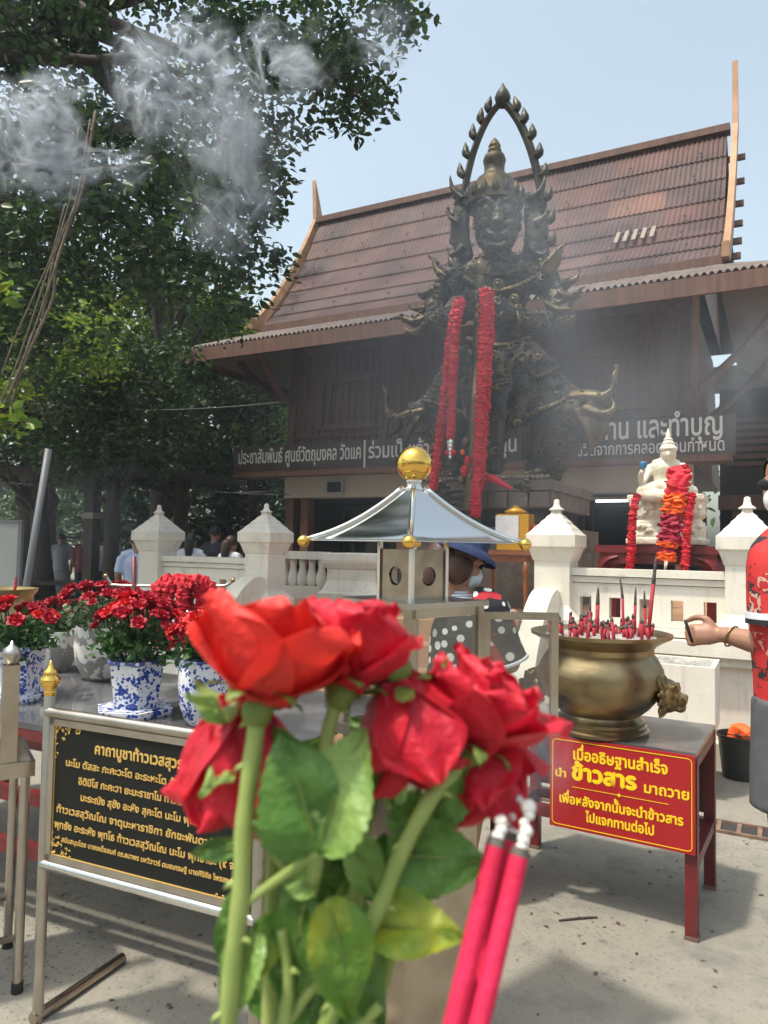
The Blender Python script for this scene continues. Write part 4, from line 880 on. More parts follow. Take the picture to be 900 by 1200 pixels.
bm = B(); tube(bm, [V(781, 655, GVV-.03), V(779, 668, GVV-.03)], [2.5*Q, 1*Q], 8); obj('tassel', bm, M['silver'], g, w=True)
garland('flower_garland', 'thin red garland hanging off the left edge of the pale statue base', [V(747, 579, 6.05), V(742, 600, 6.03), V(740, 640, 6.03), V(738, 668, 6.03)], 4.2*Q, M['garland'], seed=8)
garland('flower_garland', 'thin red garland hanging off the right edge of the pale statue base', [V(811, 577, 6.05), V(806, 610, 6.03), V(804, 640, 6.03), V(802, 669, 6.03)], 4.4*Q, M['garland'], seed=9)

# brown altar table with offerings in front of the pedestal
ta = V(596, 645, 6.7); t = thing('wooden_altar_table', 'varnished brown offering table with turned legs at the foot of the pedestal', 'table', (ta.x, 6.7, TZ)); hh = ta.z-TZ; tw = V(629, 645, 6.7).x-V(562, 645, 6.7).x
bm = B(); box(bm, (0, 0, hh-.02), (tw, .5, .04)); box(bm, (0, 0, hh-.07), (tw-.06, .44, .07)); obj('tabletop', bm, M['altarwood'], t, bevel=.006)
for sx in (-1, 1):
    for sy in (-1, 1): bm = B(); lathe(bm, [(.024, 0), (.02, .06), (.026, .1), (.018, .14), (.026, .3), (.018, .38), (.03, .42), (.03, hh-.1)], 10, (sx*(tw/2-.05), sy*.2, 0)); obj('leg', bm, M['altarwood'], t, smooth=True)
def on_altar(px): return (V(px, 640, 6.62).x, 6.62, ta.z)
t = thing('gold_offering_box', 'gold wrapped box with a white paper notice on the brown altar table', 'box', on_altar(604))
bm = B(); box(bm, (0, 0, .17), (.30, .18, .33)); obj('box', bm, M['gold_wrap'], t, bevel=.015); bm = B(); box(bm, (-.05, -.098, .20), (.22, .006, .24)); obj('notice', bm, M['paper'], t); bm = B(); lathe(bm, [(.08, .34), (.11, .36), (.05, .39), (.005, .42)], 14); obj('lid', bm, M['gold_wrap'], t, smooth=True)
for k, (px, z) in enumerate(((622, .05), (628, .05), (625, .12), (632, .13), (629, .19), (634, .06))):
    bm = B(); ball(bm, (0, 0, 0), .055, sub=2); x = on_altar(px); o = obj('fruit', bm, M['fruit'] if k % 3 else M['marble'], smooth=True); o.location = (x[0], x[1], x[2]+z); tag(o, 'round red or pale fruit heaped beside the gold offering box', 'fruit', 'fruit heaped on the altar')

# ================================================================== POTTED ROSES ON THE GREY TABLE
def petal(bm, az, tilt0, tilt1, L, Wd, r0=.0, curl=.6, cup=.35, ruff=.06, n=6, m=7, seed=0, th=0):
    """one petal: it leaves the axis at radius r0, leaning tilt0 from upright at its foot to tilt1 at its lip"""
    g = random.Random(seed); ph = g.uniform(0, 6.28); ca, sa = math.cos(az), math.sin(az); r, z = r0, 0.0; rows = []
    for j in range(m+1):
        v = j/m; a = tilt0+(tilt1-tilt0)*v**1.4 + (curl*max(0, v-.7)/.3 if v > .7 else 0)
        if j: r += math.sin(a)*L/m; z += math.cos(a)*L/m
        w = Wd*((.30+.70*math.sin(PI/2*v/.58)) if v < .58 else max(.10, (1-((v-.58)/.42)**2.4))**.5); row = []
        for i in range(n+1):
            s = 2*i/n-1; x = s*w*.5; dr = -cup*abs(s)**2*Wd*.5*(1-.5*v); rr_ = ruff*Wd*math.sin(3.1*s*2+ph+v*2)*v*v
            lip = -(.05*L*s*s)*v*v
            R_ = r+dr+rr_*math.cos(a)+lip*math.sin(a); Z_ = z+rr_*math.sin(a)*-1+lip*math.cos(a)
            row.append(bm.verts.new((R_*ca-x*sa, R_*sa+x*ca, Z_)))
        rows.append(row)
    for a_, b_ in zip(rows, rows[1:]):
        for i in range(n): bm.faces.new((a_[i], a_[i+1], b_[i+1], b_[i]))
def bloom_mesh(name, m, seed, r=.032, opened=1.0):
    bm = B(); g = random.Random(seed)
    for k in range(13):
        f = k/12; petal(bm, k*2.4+g.uniform(-.3, .3), .05+.25*f*opened, .25+1.15*f*opened, r*(.95+.25*f), r*(.9+.7*f), r*.10*f, .5*f, .5, .07, 4, 4, seed*31+k)
    return mesh_of(name, bm, m, True, recalc=False)
BL = [bloom_mesh('bloom', M['bloom'], s, .047) for s in (1, 2, 3)]; BD = [bloom_mesh('bloom', M['bloom_dark'], s, .043) for s in (4, 5, 6)]
def flowers(pot, zrim, spread, n, meshes, foliage, seed, dome=.10, lift=.12, size=1.0, nl=220, squash=1.0):
    """a bunch standing in a pot: every bloom a part, the greenery one mesh, stems one each"""
    g = random.Random(seed); cl = []
    for k in range(n):
        a = k*2.39996+g.uniform(-.25, .25); q = math.sqrt((k+.5)/n)
        x, y = math.cos(a)*q*spread, math.sin(a)*q*spread*squash; z = zrim+lift+dome*(1-q*q)+g.uniform(-.02, .02)
        o = omesh('bloom', g.choice(meshes), pot); o.location = (x, y, z); tilt = q*.9
        o.rotation_euler = Vector((math.sin(a+PI/2)*0+math.cos(a)*tilt, math.sin(a)*tilt, 1)).to_track_quat('Z', 'Y').to_euler(); s = size*g.uniform(.62, 1.25); o.scale = (s, s, s)
        bm = B(); tube(bm, [(x*.35, y*.35, zrim-.04), (x*.75, y*.75, zrim+lift*.5), (x, y, z)], .0032, 5, 2); obj('stem', bm, M['fol'], pot, smooth=True)
        cl.append(((x*.85, y*.85, z-.055), .045, 0))
    cl = [((c[0], c[1], c[2]-g.uniform(0, lift*.7)), .055, int(nl/n)) for c, _, _ in cl]
    omesh('foliage', leaf_mesh('foliage', cl, .042, M[foliage], seed, .6), pot)
TBZ = .79
tf = G(54, 851, TBZ); TA = R(3)          # front corner of the grey table
t = thing('stone_top_table', 'grey stone topped table on a red steel frame under the potted roses', 'table', (tf.x, tf.y, 0), TA)
x0, x1, dp = -1.6, .98, 1.12
bm = B(); box(bm, ((x0+x1)/2, dp/2, TBZ-.012), (x1-x0, dp, .024)); obj('top', bm, M['slab'], t, bevel=.003)
bm = B(); box(bm, ((x0+x1)/2, .008, TBZ-.046), (x1-x0-.01, .02, .04)); box(bm, ((x0+x1)/2, dp-.02, TBZ-.046), (x1-x0-.01, .02, .04)); obj('apron', bm, M['redpaint'], t)
for z in (.30, .50):
    for y in (.03, dp-.04): bm = B(); box(bm, ((x0+x1)/2, y, z), (x1-x0-.02, .04, .05)); obj('rail', bm, M['redpaint'], t)
for x in (x0+.03, x1-.04):
    for y in (.03 if x < 0 else .48, dp-.04): bm = B(); box(bm, (x, y, (TBZ-.07)/2), (.05, .05, TBZ-.07)); obj('leg', bm, M['redpaint'], t)
def on_table(px, py): return G(px, py, TBZ+.001)
def hex_pot(label, px, py, w, h, seed, n, meshes, fol, group, **k):
    p = on_table(px, py); t = thing('flower_pot', label, 'flower pot', p, YAW+R(18)+seed*.2, group)
    bm = B(); lathe(bm, [(w*.66, .0), (w*.69, .012), (w*.70, .03)], 6); lathe(bm, [(w*.60, .03), (w*.62, .034)], 6); obj('saucer', bm, M['porcelain'], t)
    bm = B(); r = w/2; lathe(bm, [(r*.80, .034), (r*.82, .04), (r*.93, h*.6), (r*1.02, h*.93)], 6); obj('pot', bm, M['porcelain'], t)
    bm = B(); lathe(bm, [(r*1.02, h*.93+.0005), (r*1.10, h*.95), (r*1.10, h), (r*1.0, h), (r*.95, h*.94)], 6); obj('rim', bm, M['porcelain_rim'], t)
    flowers(t, h, k.pop('spread', w*.72), n, meshes, fol, seed, **k); return t
def round_pot(label, px, py, w, h, m, seed, n, meshes, fol, group, **k):
    p = on_table(px, py); t = thing('flower_pot', label, 'flower pot', p, seed, group); r = w/2
    bm = B(); lathe(bm, [(r*.55, 0), (r*.72, .02), (r*.93, h*.3), (r*1.02, h*.62), (r*.99, h*.9), (r*.97, h), (r*.9, h), (r*.9, h*.9)], 28); obj('pot', bm, m, t, smooth='auto')
    if m is M['porcelain']: bm = B(); lathe(bm, [(r*.99, h*.985), (r*1.03, h*.99), (r*1.03, h*1.02), (r*.9, h*1.02)], 28); obj('rim', bm, M['porcelain_rim'], t, smooth='auto')
    flowers(t, h, k.pop('spread', w*.6), n, meshes, fol, seed, **k); return t
PG = 'potted rose bunches on the grey table'
hex_pot('six sided blue and white pot of red roses in the middle of the grey table', 158, 836, .235, .225, 3, 24, BL+BD+BD, 'fol', PG, lift=.14, dome=.09, spread=.165, nl=460)
hex_pot('six sided blue and white pot of red roses nearest the left edge', 20, 818, .225, .235, 5, 18, BL+BD+BD, 'fol', PG, lift=.11, dome=.05, spread=.18, nl=460)
round_pot('round blue and white jar of red roses partly behind the big orange rose', 238, 848, .20, .25, M['porcelain'], 7, 20, BL, 'fol', PG, lift=.10, dome=.07)
round_pot('white round pot with grey leaf pattern and dark crimson roses behind the table', 122, 795, .30, .27, M['pebble'], 9, 26, BD, 'fol_pale', PG, lift=.11, dome=.09, spread=.25, nl=420)
round_pot('white grey patterned pot half hidden behind the leftmost blue and white pot', 62, 786, .25, .22, M['pebble'], 11, 16, BD, 'fol', PG, lift=.09, dome=.05)
# brass urn at the far left
bp = on_table(0, 776); t = thing('small_brass_urn', 'small brass incense urn at the far left behind the roses', 'urn', (bp.x, bp.y, TBZ))
bm = B(); lathe(bm, [(.10, 0), (.14, .02), (.13, .06), (.17, .12), (.205, .22), (.19, .31), (.165, .35), (.165, .38), (.185, .41), (.19, .425), (.175, .425), (.16, .39)], 32); obj('bowl', bm, M['brass_dull'], t, smooth='auto')
bm = B(); lathe(bm, [(.002, .40), (.165, .395)], 24, cap=False); obj('ash', bm, M['ash'], t)
bm = B()
for k in range(26): ball(bm, (.207*math.cos(k*.24), .207*math.sin(k*.24), .22+.03*math.sin(k*1.7)), .022, 1, 1, 1.3, 1)
obj('relief', bm, M['brass_dull'], t, smooth=True)
for k in range(3):
    bm = B(); a = bp+Vector((.10+.02*k, -.02*k, .39)); tube(bm, [a, a+Vector((.01*k, .01, .10-.02*k))], .007, 7); o = obj('incense_stick', bm, M['incense']); tag(o, 'red incense stub standing in the small brass urn at the far left', 'incense', 'incense in the small urn')

# red garland rack between the pots
rp = on_table(214, 808); t = thing('garland_rack', 'slim hooked metal rack with a red upright carrying the red garlands', 'rack', rp, YAW)
def loc_rack(px, py, d): q = P(px, py, d); return local(t) @ q
RD = (rp-EYE).dot(_fw)
bm = B(); tube(bm, [loc_rack(125, 676, RD), loc_rack(130, 683, RD), loc_rack(140, 686, RD), loc_rack(238, 687, RD), loc_rack(264, 686, RD), loc_rack(272, 681, RD)], .007, 8, 4); obj('hook_rod', bm, M['steel_old'], t, smooth=True)
for q in ((124, 675), (273, 680)): bm = B(); ball(bm, loc_rack(*q, RD), .012, sub=2); obj('knob', bm, M['brass_dull'], t, smooth=True)
bm = B(); a = loc_rack(157, 652, RD); b = loc_rack(158, 770, RD); b.z = 0; tube(bm, [b, a], .012, 8); obj('upright', bm, M['redpaint'], t, smooth=True)
bm = B(); lathe(bm, [(.09, 0), (.09, .012), (.02, .02)], 20, (b.x, b.y, 0)); obj('foot', bm, M['redpaint'], t, smooth='auto')
for k, (a, b, lo, mm, lab) in enumerate((((178, 694), (205, 694), 716, 'gold_wrap', 'gold and red garland'), ((182, 690), (218, 688), 752, 'garland', 'left'), ((196, 688), (236, 688), 742, 'garland', 'middle'), ((212, 690), (250, 690), 758, 'garland', 'right'))):
    if k == 0: continue
    d = RD-.02*k; labs = ('', 'fluffy red garland loop on the rack, leftmost of the three with silver tassels', 'fluffy red garland loop on the rack, middle of the three with silver tassels', 'fluffy red garland loop on the rack, rightmost of the three with silver tassels')
    g_ = thing('garland_loop', labs[k], 'garland', P(*a, d), 0, 'garland loops on the rack')
    bm = garland_bm([P(a[0]-2, lo-10, d), P(a[0], (a[1]+lo)/2, d), P(a[0]+4, a[1], d), P((a[0]+b[0])/2, a[1]-8, d), P(b[0]-3, b[1], d), P(b[0], (b[1]+lo)/2, d), P((a[0]+b[0])/2, lo, d), P(a[0]-2, lo-10, d)], .036, seed=30+k, wob=.22)
    for v in bm.verts: v.co += Vector((rnd.uniform(-1, 1), rnd.uniform(-1, 1), rnd.uniform(-1, 1)))*.006
    obj('strand', bm, M['garland'], g_, w=True)
    bm = B(); c = P((a[0]+b[0])/2+4, 705+6*k, d-.08)
    for j in range(5): ball(bm, c-Vector((0, 0, .017*j)), .010+.002*(j % 2), sub=1)
    obj('tassel', bm, M['silver'], g_, w=True, smooth=True)
o_ = P(167, 708, RD-.03); t = thing('gold_sachet', 'small gold framed card standing left of the red garlands', 'card', o_, YAW)
bm = B(); box(bm, (0, 0, 0), (.045, .012, .095)); obj('frame', bm, M['gold_wrap'], t); bm = B(); box(bm, (0, -.008, 0), (.030, .004, .075)); obj('card', bm, M['paper'], t)

# ================================================================== BLACK PRAYER SIGN ON ITS STEEL STAND
sa_ = G(44, 1197); SGA = R(3.5); t = thing('prayer_sign', 'black sign with gold Thai prayer text on a polished steel stand', 'sign', (sa_.x, sa_.y, 0), SGA)
dS = (sa_-EYE).dot(_fw)
SW = .80; zt, zb_ = .955, .485
for x in (0, SW):
    bm = B(); lathe(bm, [(.017, 0), (.017, 1.005), (.0165, 1.006)], 18, (x, 0, 0)); obj('post', bm, M['steel_old'], t, smooth='auto')
    bm = B(); lathe(bm, [(.016, 1.005), (.019, 1.01), (.019, 1.02), (.014, 1.026), (.026, 1.036), (.031, 1.05), (.029, 1.062), (.02, 1.069), (.022, 1.075), (.019, 1.085), (.010, 1.092), (.006, 1.105), (.0005, 1.118)], 18, (x, 0, 0)); obj('finial', bm, M['gold'], t, smooth=True)
    bm = B(); tube(bm, [(x, -.02, .018), (x+.0, .36, .018)], .018, 14); obj('foot', bm, M['steel_warm'], t, smooth='auto')
for z in (zt, zb_): bm = B(); tube(bm, [(.0, -.004, z), (SW, -.004, z)], .016, 14); obj('rail', bm, M['steel'] if z == zb_ else M['steel_old'], t, smooth='auto')
bm = B(); zc = (zt+zb_)/2; hh = zt-zb_-.034
for (c, s) in (((SW/2, 0, zt-.026), (SW-.034, .022, .02)), ((SW/2, 0, zb_+.026), (SW-.034, .022, .02)), ((.027, 0, zc), (.02, .022, hh)), ((SW-.027, 0, zc), (.02, .022, hh))): box(bm, c, s)
obj('inner_frame', bm, M['steel_old'], t)
bm = B(); box(bm, (SW/2, .002, zc), (SW-.072, .012, hh-.036)); obj('panel', bm, M['black'], t)
Lp, Rp, Tp, Bp = .039, SW-.039, zc+(hh-.04)/2, zc-(hh-.04)/2; PY = -.0052
bm = B()
for (a, b) in (((Lp, Tp), (Rp, Tp)), ((Lp, Bp), (Rp, Bp)), ((Lp, Tp), (Lp, Bp)), ((Rp, Tp), (Rp, Bp))): bar(bm, (a[0], PY, a[1]), (b[0], PY, b[1]), .0022, .002, up=(0, 1, 0))
obj('border', bm, M['goldink'], t)
g = random.Random(2)
for cx, cz, sx, sz in ((Lp, Tp, 1, -1), (Lp, Bp, 1, 1), (Rp, Tp, -1, -1), (Rp, Bp, -1, 1)):
    bm = B()
    for k in range(46):
        a, b = g.random()**1.6*.105, g.random()**1.6*.105
        if a*b > .0016 or a+b > .12: continue
        q = Vector((cx+sx*a, PY, cz+sz*b)); r = g.uniform(.003, .006); an = g.uniform(0, 6.28)
        tube(bm, [q+Vector((math.cos(an+f)*r*(1-f*.12), -.0003*f, math.sin(an+f)*r*(1-f*.12))) for f in (0, .9, 1.8, 2.7, 3.6, 4.6)], [.0008, .0016, .0018, .0016, .0014, .0006], 5)
    obj('corner_scroll', bm, M['goldink'], t)
zl = lambda f: Tp-(Tp-Bp)*f
def sx_(z, x=SW/2): return Matrix.Translation((x, PY, z)) @ FRONT
for s, f, sz, w_, bd_ in (('คาถาบูชาท้าวเวสสุวรรณ', .145, .056, .50, .0032), ('นะโม ตัสสะ ภะคะวะโต อะระหะโต สัมมาสัมพุทธัสสะ', .275, .038, .80, .0016), ('อิติปิโส ภะคะวา ยะมะราชาโน ท้าวเวสสุวัณโณ', .40, .038, .66, .0016), ('มะระณัง สุขัง อะหัง สุคะโต นะโม พุทธายะ', .52, .038, .63, .0016),
                      ('ท้าวเวสสุวัณโณ จาตุมะหาราชิกา ยักขะพันตาภัทภูริโต', .645, .038, .88, .0016), ('พุทธัง อะระหัง พุทโธ ท้าวเวสสุวัณโณ นะโม พุทธายะ (๙ จบ)', .765, .038, .90, .0016), ('สนับสนุนโดย นายเผด็จสมศ์ ดร.ธนาพร มหวิวาวร์ ดนยเศรษฐี นายศิริชัย ไพรองค์', .865, .026, .82, .0011)):
    place_text('lettering', s, sz*.80, M['goldink'], t, sx_(zl(f)-.010), bd_*.8, w_*.785)

# steel stand at the left edge
lp = G(12, 1165); t = thing('steel_offering_stand', 'worn steel stand with a tray and ball topped corner post at the left edge', 'stand', (lp.x, lp.y, 0), R(60))
bm = B(); box(bm, (-.36, .16, .715), (.80, .36, .012)); 
for (c, s) in (((-.36, -.02, .735), (.80, .012, .05)), ((-.36, .34, .735), (.80, .012, .05)), ((.04, .16, .735), (.012, .37, .05)), ((-.76, .16, .735), (.012, .37, .05))): box(bm, c, s)
obj('tray', bm, M['steel_warm'], t)
for x in (.02, -.74):
    for y in (0, .32):
        bm = B(); lathe(bm, [(.016, .03), (.016, .708)], 12, (x, y, 0)); lg = obj('leg', bm, M['steel_old'], t, smooth='auto'); bm = B(); lathe(bm, [(.019, 0), (.019, .035)], 12, (x, y, 0)); obj('rubber_foot', bm, M['plastic'], lg)
bm = B(); tube(bm, [(.02, 0, .18), (-.74, 0, .18)], .011, 10); tube(bm, [(.02, .32, .18), (-.74, .32, .18)], .011, 10); obj('stretcher', bm, M['steel_old'], t, smooth=True)
bm = B(); box(bm, (-.035, .01, .90), (.05, .05, .36)); pc_ = obj('corner_post', bm, M['steel_warm'], t, bevel=.004)
bm = B(); lathe(bm, [(.015, 1.08), (.018, 1.09), (.028, 1.105), (.030, 1.12), (.020, 1.137), (.008, 1.145), (.003, 1.16)], 16, (-.035, .01, 0)); obj('finial', bm, M['steel_old'], pc_, smooth=True)

# ================================================================== STEEL LANTERN CABINET
LC = P(484, 640, 2.2); t = thing('lantern_cabinet', 'tall steel and glass candle cabinet with flared mirror roof and big gold ball on top', 'cabinet', (LC.x, LC.y, 0), YAW+R(45)+R(-4))
def lz(py, d=2.2): return 1.5-(py-640.5)*d/FPX
HS = .150                     # half side of the cabinet
bm = B(); box(bm, (0, 0, .47), (HS*2-.02, HS*2-.02, .94)); obj('plinth_case', bm, M['steel_warm'], t, bevel=.004)
bm = B(); box(bm, (0, 0, .965), (HS*2+.03, HS*2+.03, .03)); obj('floor_plate', bm, M['steel_old'], t, bevel=.003)
for sx in (-1, 1):
    for sy in (-1, 1): bm = B(); box(bm, (sx*(HS-.012), sy*(HS-.012), 1.155), (.024, .024, .35)); obj('corner_post', bm, M['steel_warm'], t, bevel=.002)
bm = B(); box(bm, (0, 0, 1.337), (HS*2+.02, HS*2+.02, .016)); obj('top_plate', bm, M['steel_old'], t, bevel=.003)
bm = B(); box(bm, (-.015, -HS+.006, 1.315), (HS*2-.05, .012, .025)); box(bm, (HS-.006, 0, 1.315), (.012, HS*2-.05, .025)); obj('top_rail', bm, M['steel_warm'], t)
for (c, s) in (((0, -HS+.008, 1.14), (HS*2-.05, .004, .32)), ((-HS+.008, 0, 1.14), (.004, HS*2-.05, .32))):
    bm = B(); box(bm, c, s); obj('glass_pane', bm, M['glass'], t)
def door(name, hinge, ang):
    w_, h_, z_ = .225, .33, 1.145; mx = Matrix.Translation((hinge[0], hinge[1], z_)) @ Matrix.Rotation(ang, 4, 'Z'); bm = B()
    for (c, s) in (((w_/2, 0, h_/2-.011), (w_, .02, .022)), ((w_/2, 0, -h_/2+.011), (w_, .02, .022)), ((.011, 0, 0), (.022, .02, h_-.044)), ((w_-.011, 0, 0), (.022, .02, h_-.044))): box(bm, c, s, mx=mx)
    d_ = obj(name, bm, M['steel_warm'], t, bevel=.002); bm = B(); box(bm, (w_/2, 0, 0), (w_-.05, .004, h_-.05), mx=mx); obj('glass_pane', bm, M['glass'], d_)
door('door', (HS+.006, HS*-1+.01, 0), R(-38)); door('door', (-HS-.006, HS-.02, 0), R(64))
# lamp housing with round ports
hs = .069; z0_, z1_ = 1.346, 1.500
def ported(bm, mx):
    w_, h_, r_ = hs*2, z1_-z0_, .028; n = 20
    ci = [bm.verts.new(mx @ Vector((r_*math.cos(2*PI*k/n), 0, r_*math.sin(2*PI*k/n)))) for k in range(n)]; cb = [bm.verts.new(mx @ Vector((r_*math.cos(2*PI*k/n), .006, r_*math.sin(2*PI*k/n)))) for k in range(n)]
    ou = []
    for k in range(n):
        c_, s_ = math.cos(2*PI*k/n), math.sin(2*PI*k/n); f = min((w_/2)/max(abs(c_), 1e-6), (h_/2)/max(abs(s_), 1e-6)); ou.append(bm.verts.new(mx @ Vector((c_*f, 0, s_*f))))
    for k in range(n):
        j = (k+1) % n; bm.faces.new((ou[k], ou[j], ci[j], ci[k])); bm.faces.new((ci[k], ci[j], cb[j], cb[k]))
for k in range(4):
    mx = Matrix.Rotation(k*PI/2, 4, 'Z') @ Matrix.Translation((0, -hs, (z0_+z1_)/2-.01)); bm = B(); ported(bm, mx); obj('lamp_housing_plate', bm, M['steel_smoked'], t)
    bm = B(); box(bm, (hs*(1 if k in (0, 1) else -1), hs*(1 if k in (1, 2) else -1), (z0_+z1_)/2+.005), (.012, .012, z1_-z0_+.03)); obj('housing_corner', bm, M['steel'], t)
# concave mirror roof
re, rt_, ze, zp = .227, .022, 1.512, 1.672
def roofpt(k, f):     # k corner, f 0 eave .. 1 top
    a = PI/4+k*PI/2; r = (re+(rt_-re)*f)*math.sqrt(2); z = ze+(zp-ze)*(.42*f+.58*f*f); return Vector((r*math.cos(a), r*math.sin(a), z))
for k in range(4):
    bm = B(); n = 12; prev = None
    for j in range(n+1):
        a, b = roofpt(k, j/n), roofpt(k+1, j/n); cur = [bm.verts.new(a.lerp(b, i/6)) for i in range(7)]
        if prev:
            for i in range(6): bm.faces.new((prev[i], prev[i+1], cur[i+1], cur[i]))
        prev = cur
    obj('roof_panel', bm, M['steel'], t, smooth=True)
    bm = B(); tube(bm, [roofpt(k, j/12)*1.0+Vector((0, 0, .004)) for j in range(13)], .0085, 10); rr_ = obj('roof_rib', bm, M['steel'], t, smooth=True)
    bm = B(); ball(bm, roofpt(k, -.03), .0185, sub=3); obj('gold_knob', bm, M['gold'], t, smooth=True)
bm = B(); box(bm, (0, 0, ze+.003), (re*2-.01, re*2-.01, .006)); obj('roof_underside', bm, M['steel'], t)
bm = B(); lathe(bm, [(.026, zp-.012), (.03, zp-.004), (.024, zp+.006), (.021, zp+.014), (.026, zp+.02), (.022, zp+.028)], 24); obj('neck', bm, M['steel'], t, smooth=True)
bm = B(); ball(bm, (0, 0, zp+.073), .054, sub=4); obj('gold_ball', bm, M['gold'], t, smooth=True)

# ================================================================== RED TABLE, BRASS URN, RED SIGN
RT0 = G(811, 1100); t = thing('red_steel_table', 'dark red steel table with grey stone top under the big brass urn', 'table', (RT0.x, RT0.y, 0), R(-3))
TWD, TDP, TZ2 = .86, .56, .715
bm = B(); box(bm, (-TWD/2+.02, TDP/2-.02, TZ2-.009), (TWD, TDP, .018)); obj('stone_top', bm, M['slab'], t, bevel=.002)
for x in (0, -TWD+.05):
    for y in (0, TDP-.05): bm = B(); box(bm, (x, y, (TZ2-.02)/2), (.046, .046, TZ2-.02)); lg = obj('leg', bm, M['redpaint'], t, bevel=.003); bm = B(); box(bm, (x, y, .008), (.052, .052, .016)); obj('leg_cap', bm, M['rust'], lg)
for y in (0, TDP-.05):
    for z in (TZ2-.042, .375 if y == 0 else .28): bm = B(); box(bm, (-TWD/2+.025, y, z), (TWD-.1, .04, .045)); obj('rail', bm, M['redpaint'], t)
for x in (0, -TWD+.05):
    for z in (TZ2-.042, .28): bm = B(); box(bm, (x, TDP/2-.025, z), (.04, TDP-.1, .045)); obj('rail', bm, M['redpaint'], t)
bm = B(); box(bm, (-TWD/2+.025, TDP-.03, .5), (TWD-.1, .008, .36)); obj('back_panel', bm, M['redpaint'], t)
# sign board
SGW, SGH = .575, .375; t = thing('red_thai_sign', 'red sign board with yellow Thai words on the front of the urn table', 'sign', local(bpy.data.objects['red_steel_table']).inverted() @ Vector((.018-SGW/2, -.034, TZ2-.008-SGH/2)), R(-3))
bm = B(); box(bm, (0, 0, 0), (SGW, .012, SGH)); obj('board', bm, M['signred'], t, bevel=.004)
bm = B(); w_, h_, r_ = SGW/2-.012, SGH/2-.012, .016; pts = []
for cx, cz, a0 in ((w_-r_, h_-r_, 0), (-w_+r_, h_-r_, PI/2), (-w_+r_, -h_+r_, PI), (w_-r_, -h_+r_, 1.5*PI)):
    for k in range(5): a = a0+k*PI/8; pts.append((cx+r_*math.cos(a), cz+r_*math.sin(a)))
for k in range(len(pts)): a, b = pts[k], pts[(k+1) % len(pts)]; bar(bm, (a[0], -.0065, a[1]), (b[0], -.0065, b[1]), .0026, .002, up=(0, 1, 0))
obj('border', bm, M['yellow'], t)
for s, x, z, sz, w_, bd_ in (('เมื่ออธิษฐานสำเร็จ', 0, .103, .062, .375, .004), ('นำ', -.240, .022, .044, .046, .003), ('ข้าวสาร', -.062, .022, .086, .265, .009), ('มาถวาย', .182, .018, .056, .168, .003), ('เพื่อหลังจากนั้นจะนำข้าวสาร', .0, -.083, .052, .49, .0034), ('ไปแจกทานต่อไป', .0, -.143, .052, .272, .0034)):
    place_text('lettering', s, sz, M['yellow'], t, Matrix.Translation((x, -.007, z)) @ FRONT, bd_, w_)
bm = B(); bar(bm, (-.19, -.0068, -.012), (.19, -.0068, -.012), .0016, .002, up=(0, 1, 0)); prism(bm, [(-.008, -.012), (0, -.004), (.008, -.012), (0, -.02)], Matrix.Translation((0, -.0085, 0)), .002); obj('divider', bm, M['yellow'], t)
# the urn
UC = G(702, 856, TZ2); UR = thing('brass_urn', 'big round brass incense urn with lion mask handles on the red table', 'urn', (UC.x, UC.y+.02, TZ2+.001), R(-3)+R(4)); UR.scale = (1, 1, 1.08)
bm = B(); lathe(bm, [(.200, 0), (.203, .012), (.192, .018), (.196, .030), (.186, .036), (.188, .048), (.170, .060), (.166, .070), (.205, .10), (.250, .15), (.268, .205), (.262, .255), (.238, .295), (.222, .315), (.224, .335), (.238, .350), (.280, .372), (.298, .380), (.300, .392), (.285, .393), (.262, .380), (.24, .372)], 56); obj('bowl', bm, M['brass'], UR, smooth='auto')
bm = B(); lathe(bm, [(.001, .384), (.12, .386), (.255, .374)], 40, cap=False)
for v in bm.verts: v.co.z += rnd.uniform(-.004, .004)
obj('ash', bm, M['ash'], UR, smooth=True)
def lion(s):
    bm = B(); c = Vector((s*.262, -.02, .165)); D = lambda x, y, z: c+Vector((s*x, y, z))
    ball(bm, D(.02, 0, 0), .062, .8, 1, 1.05, 3); ball(bm, D(.062, 0, -.012), .036, 1, 1.05, .85, 2); ball(bm, D(.088, 0, .002), .014, .8, 1.3, .8, 2); ball(bm, D(.066, 0, -.045), .026, .9, 1.1, .6, 2)
    for k in (-1, 1):
        ball(bm, D(.055, k*.026, .028), .013, sub=2); tube(bm, [D(.05, k*.012, .040), D(.058, k*.026, .046), D(.04, k*.044, .040)], [.006, .008, .004], 6, 3); ball(bm, D(.078, k*.018, -.014), .016, sub=2)
        tube(bm, [D(.005, k*.05, .035), D(-.01, k*.062, .06), D(-.02, k*.06, .095)], [.02, .016, .003], 8, 3); tube(bm, [D(.06, k*.012, -.03), D(.085, k*.014, -.036), D(.088, k*.014, -.052)], [.006, .006, .001], 6, 2)
        for j in range(6): a = -1.2+j*.45; tube(bm, [D(.01, k*.045*math.cos(a), .05*math.sin(a)), D(-.005, k*.072*math.cos(a), .075*math.sin(a)), D(-.012, k*.08*math.cos(a)+k*.01, .088*math.sin(a))], [.016, .014, .003], 6, 2)
    o = obj('lion_mask', sculpt(bm, .0052, 2), M['lionbrass'], UR, smooth=True)
    bm = B(); n = 20; tube(bm, [D(.10, .03*math.cos(2*PI*k/n), -.055+.03*math.sin(2*PI*k/n)) for k in range(n+1)], .005, 8)
lion(1); lion(-1)
bm = B(); n = 24; tube(bm, [Vector((-.155+.012*math.cos(2*PI*k/n), -.236, .30+.012*math.sin(2*PI*k/n))) for k in range(n+1)], .0022, 6); obj('ring', bm, M['steel'], UR, smooth=True)
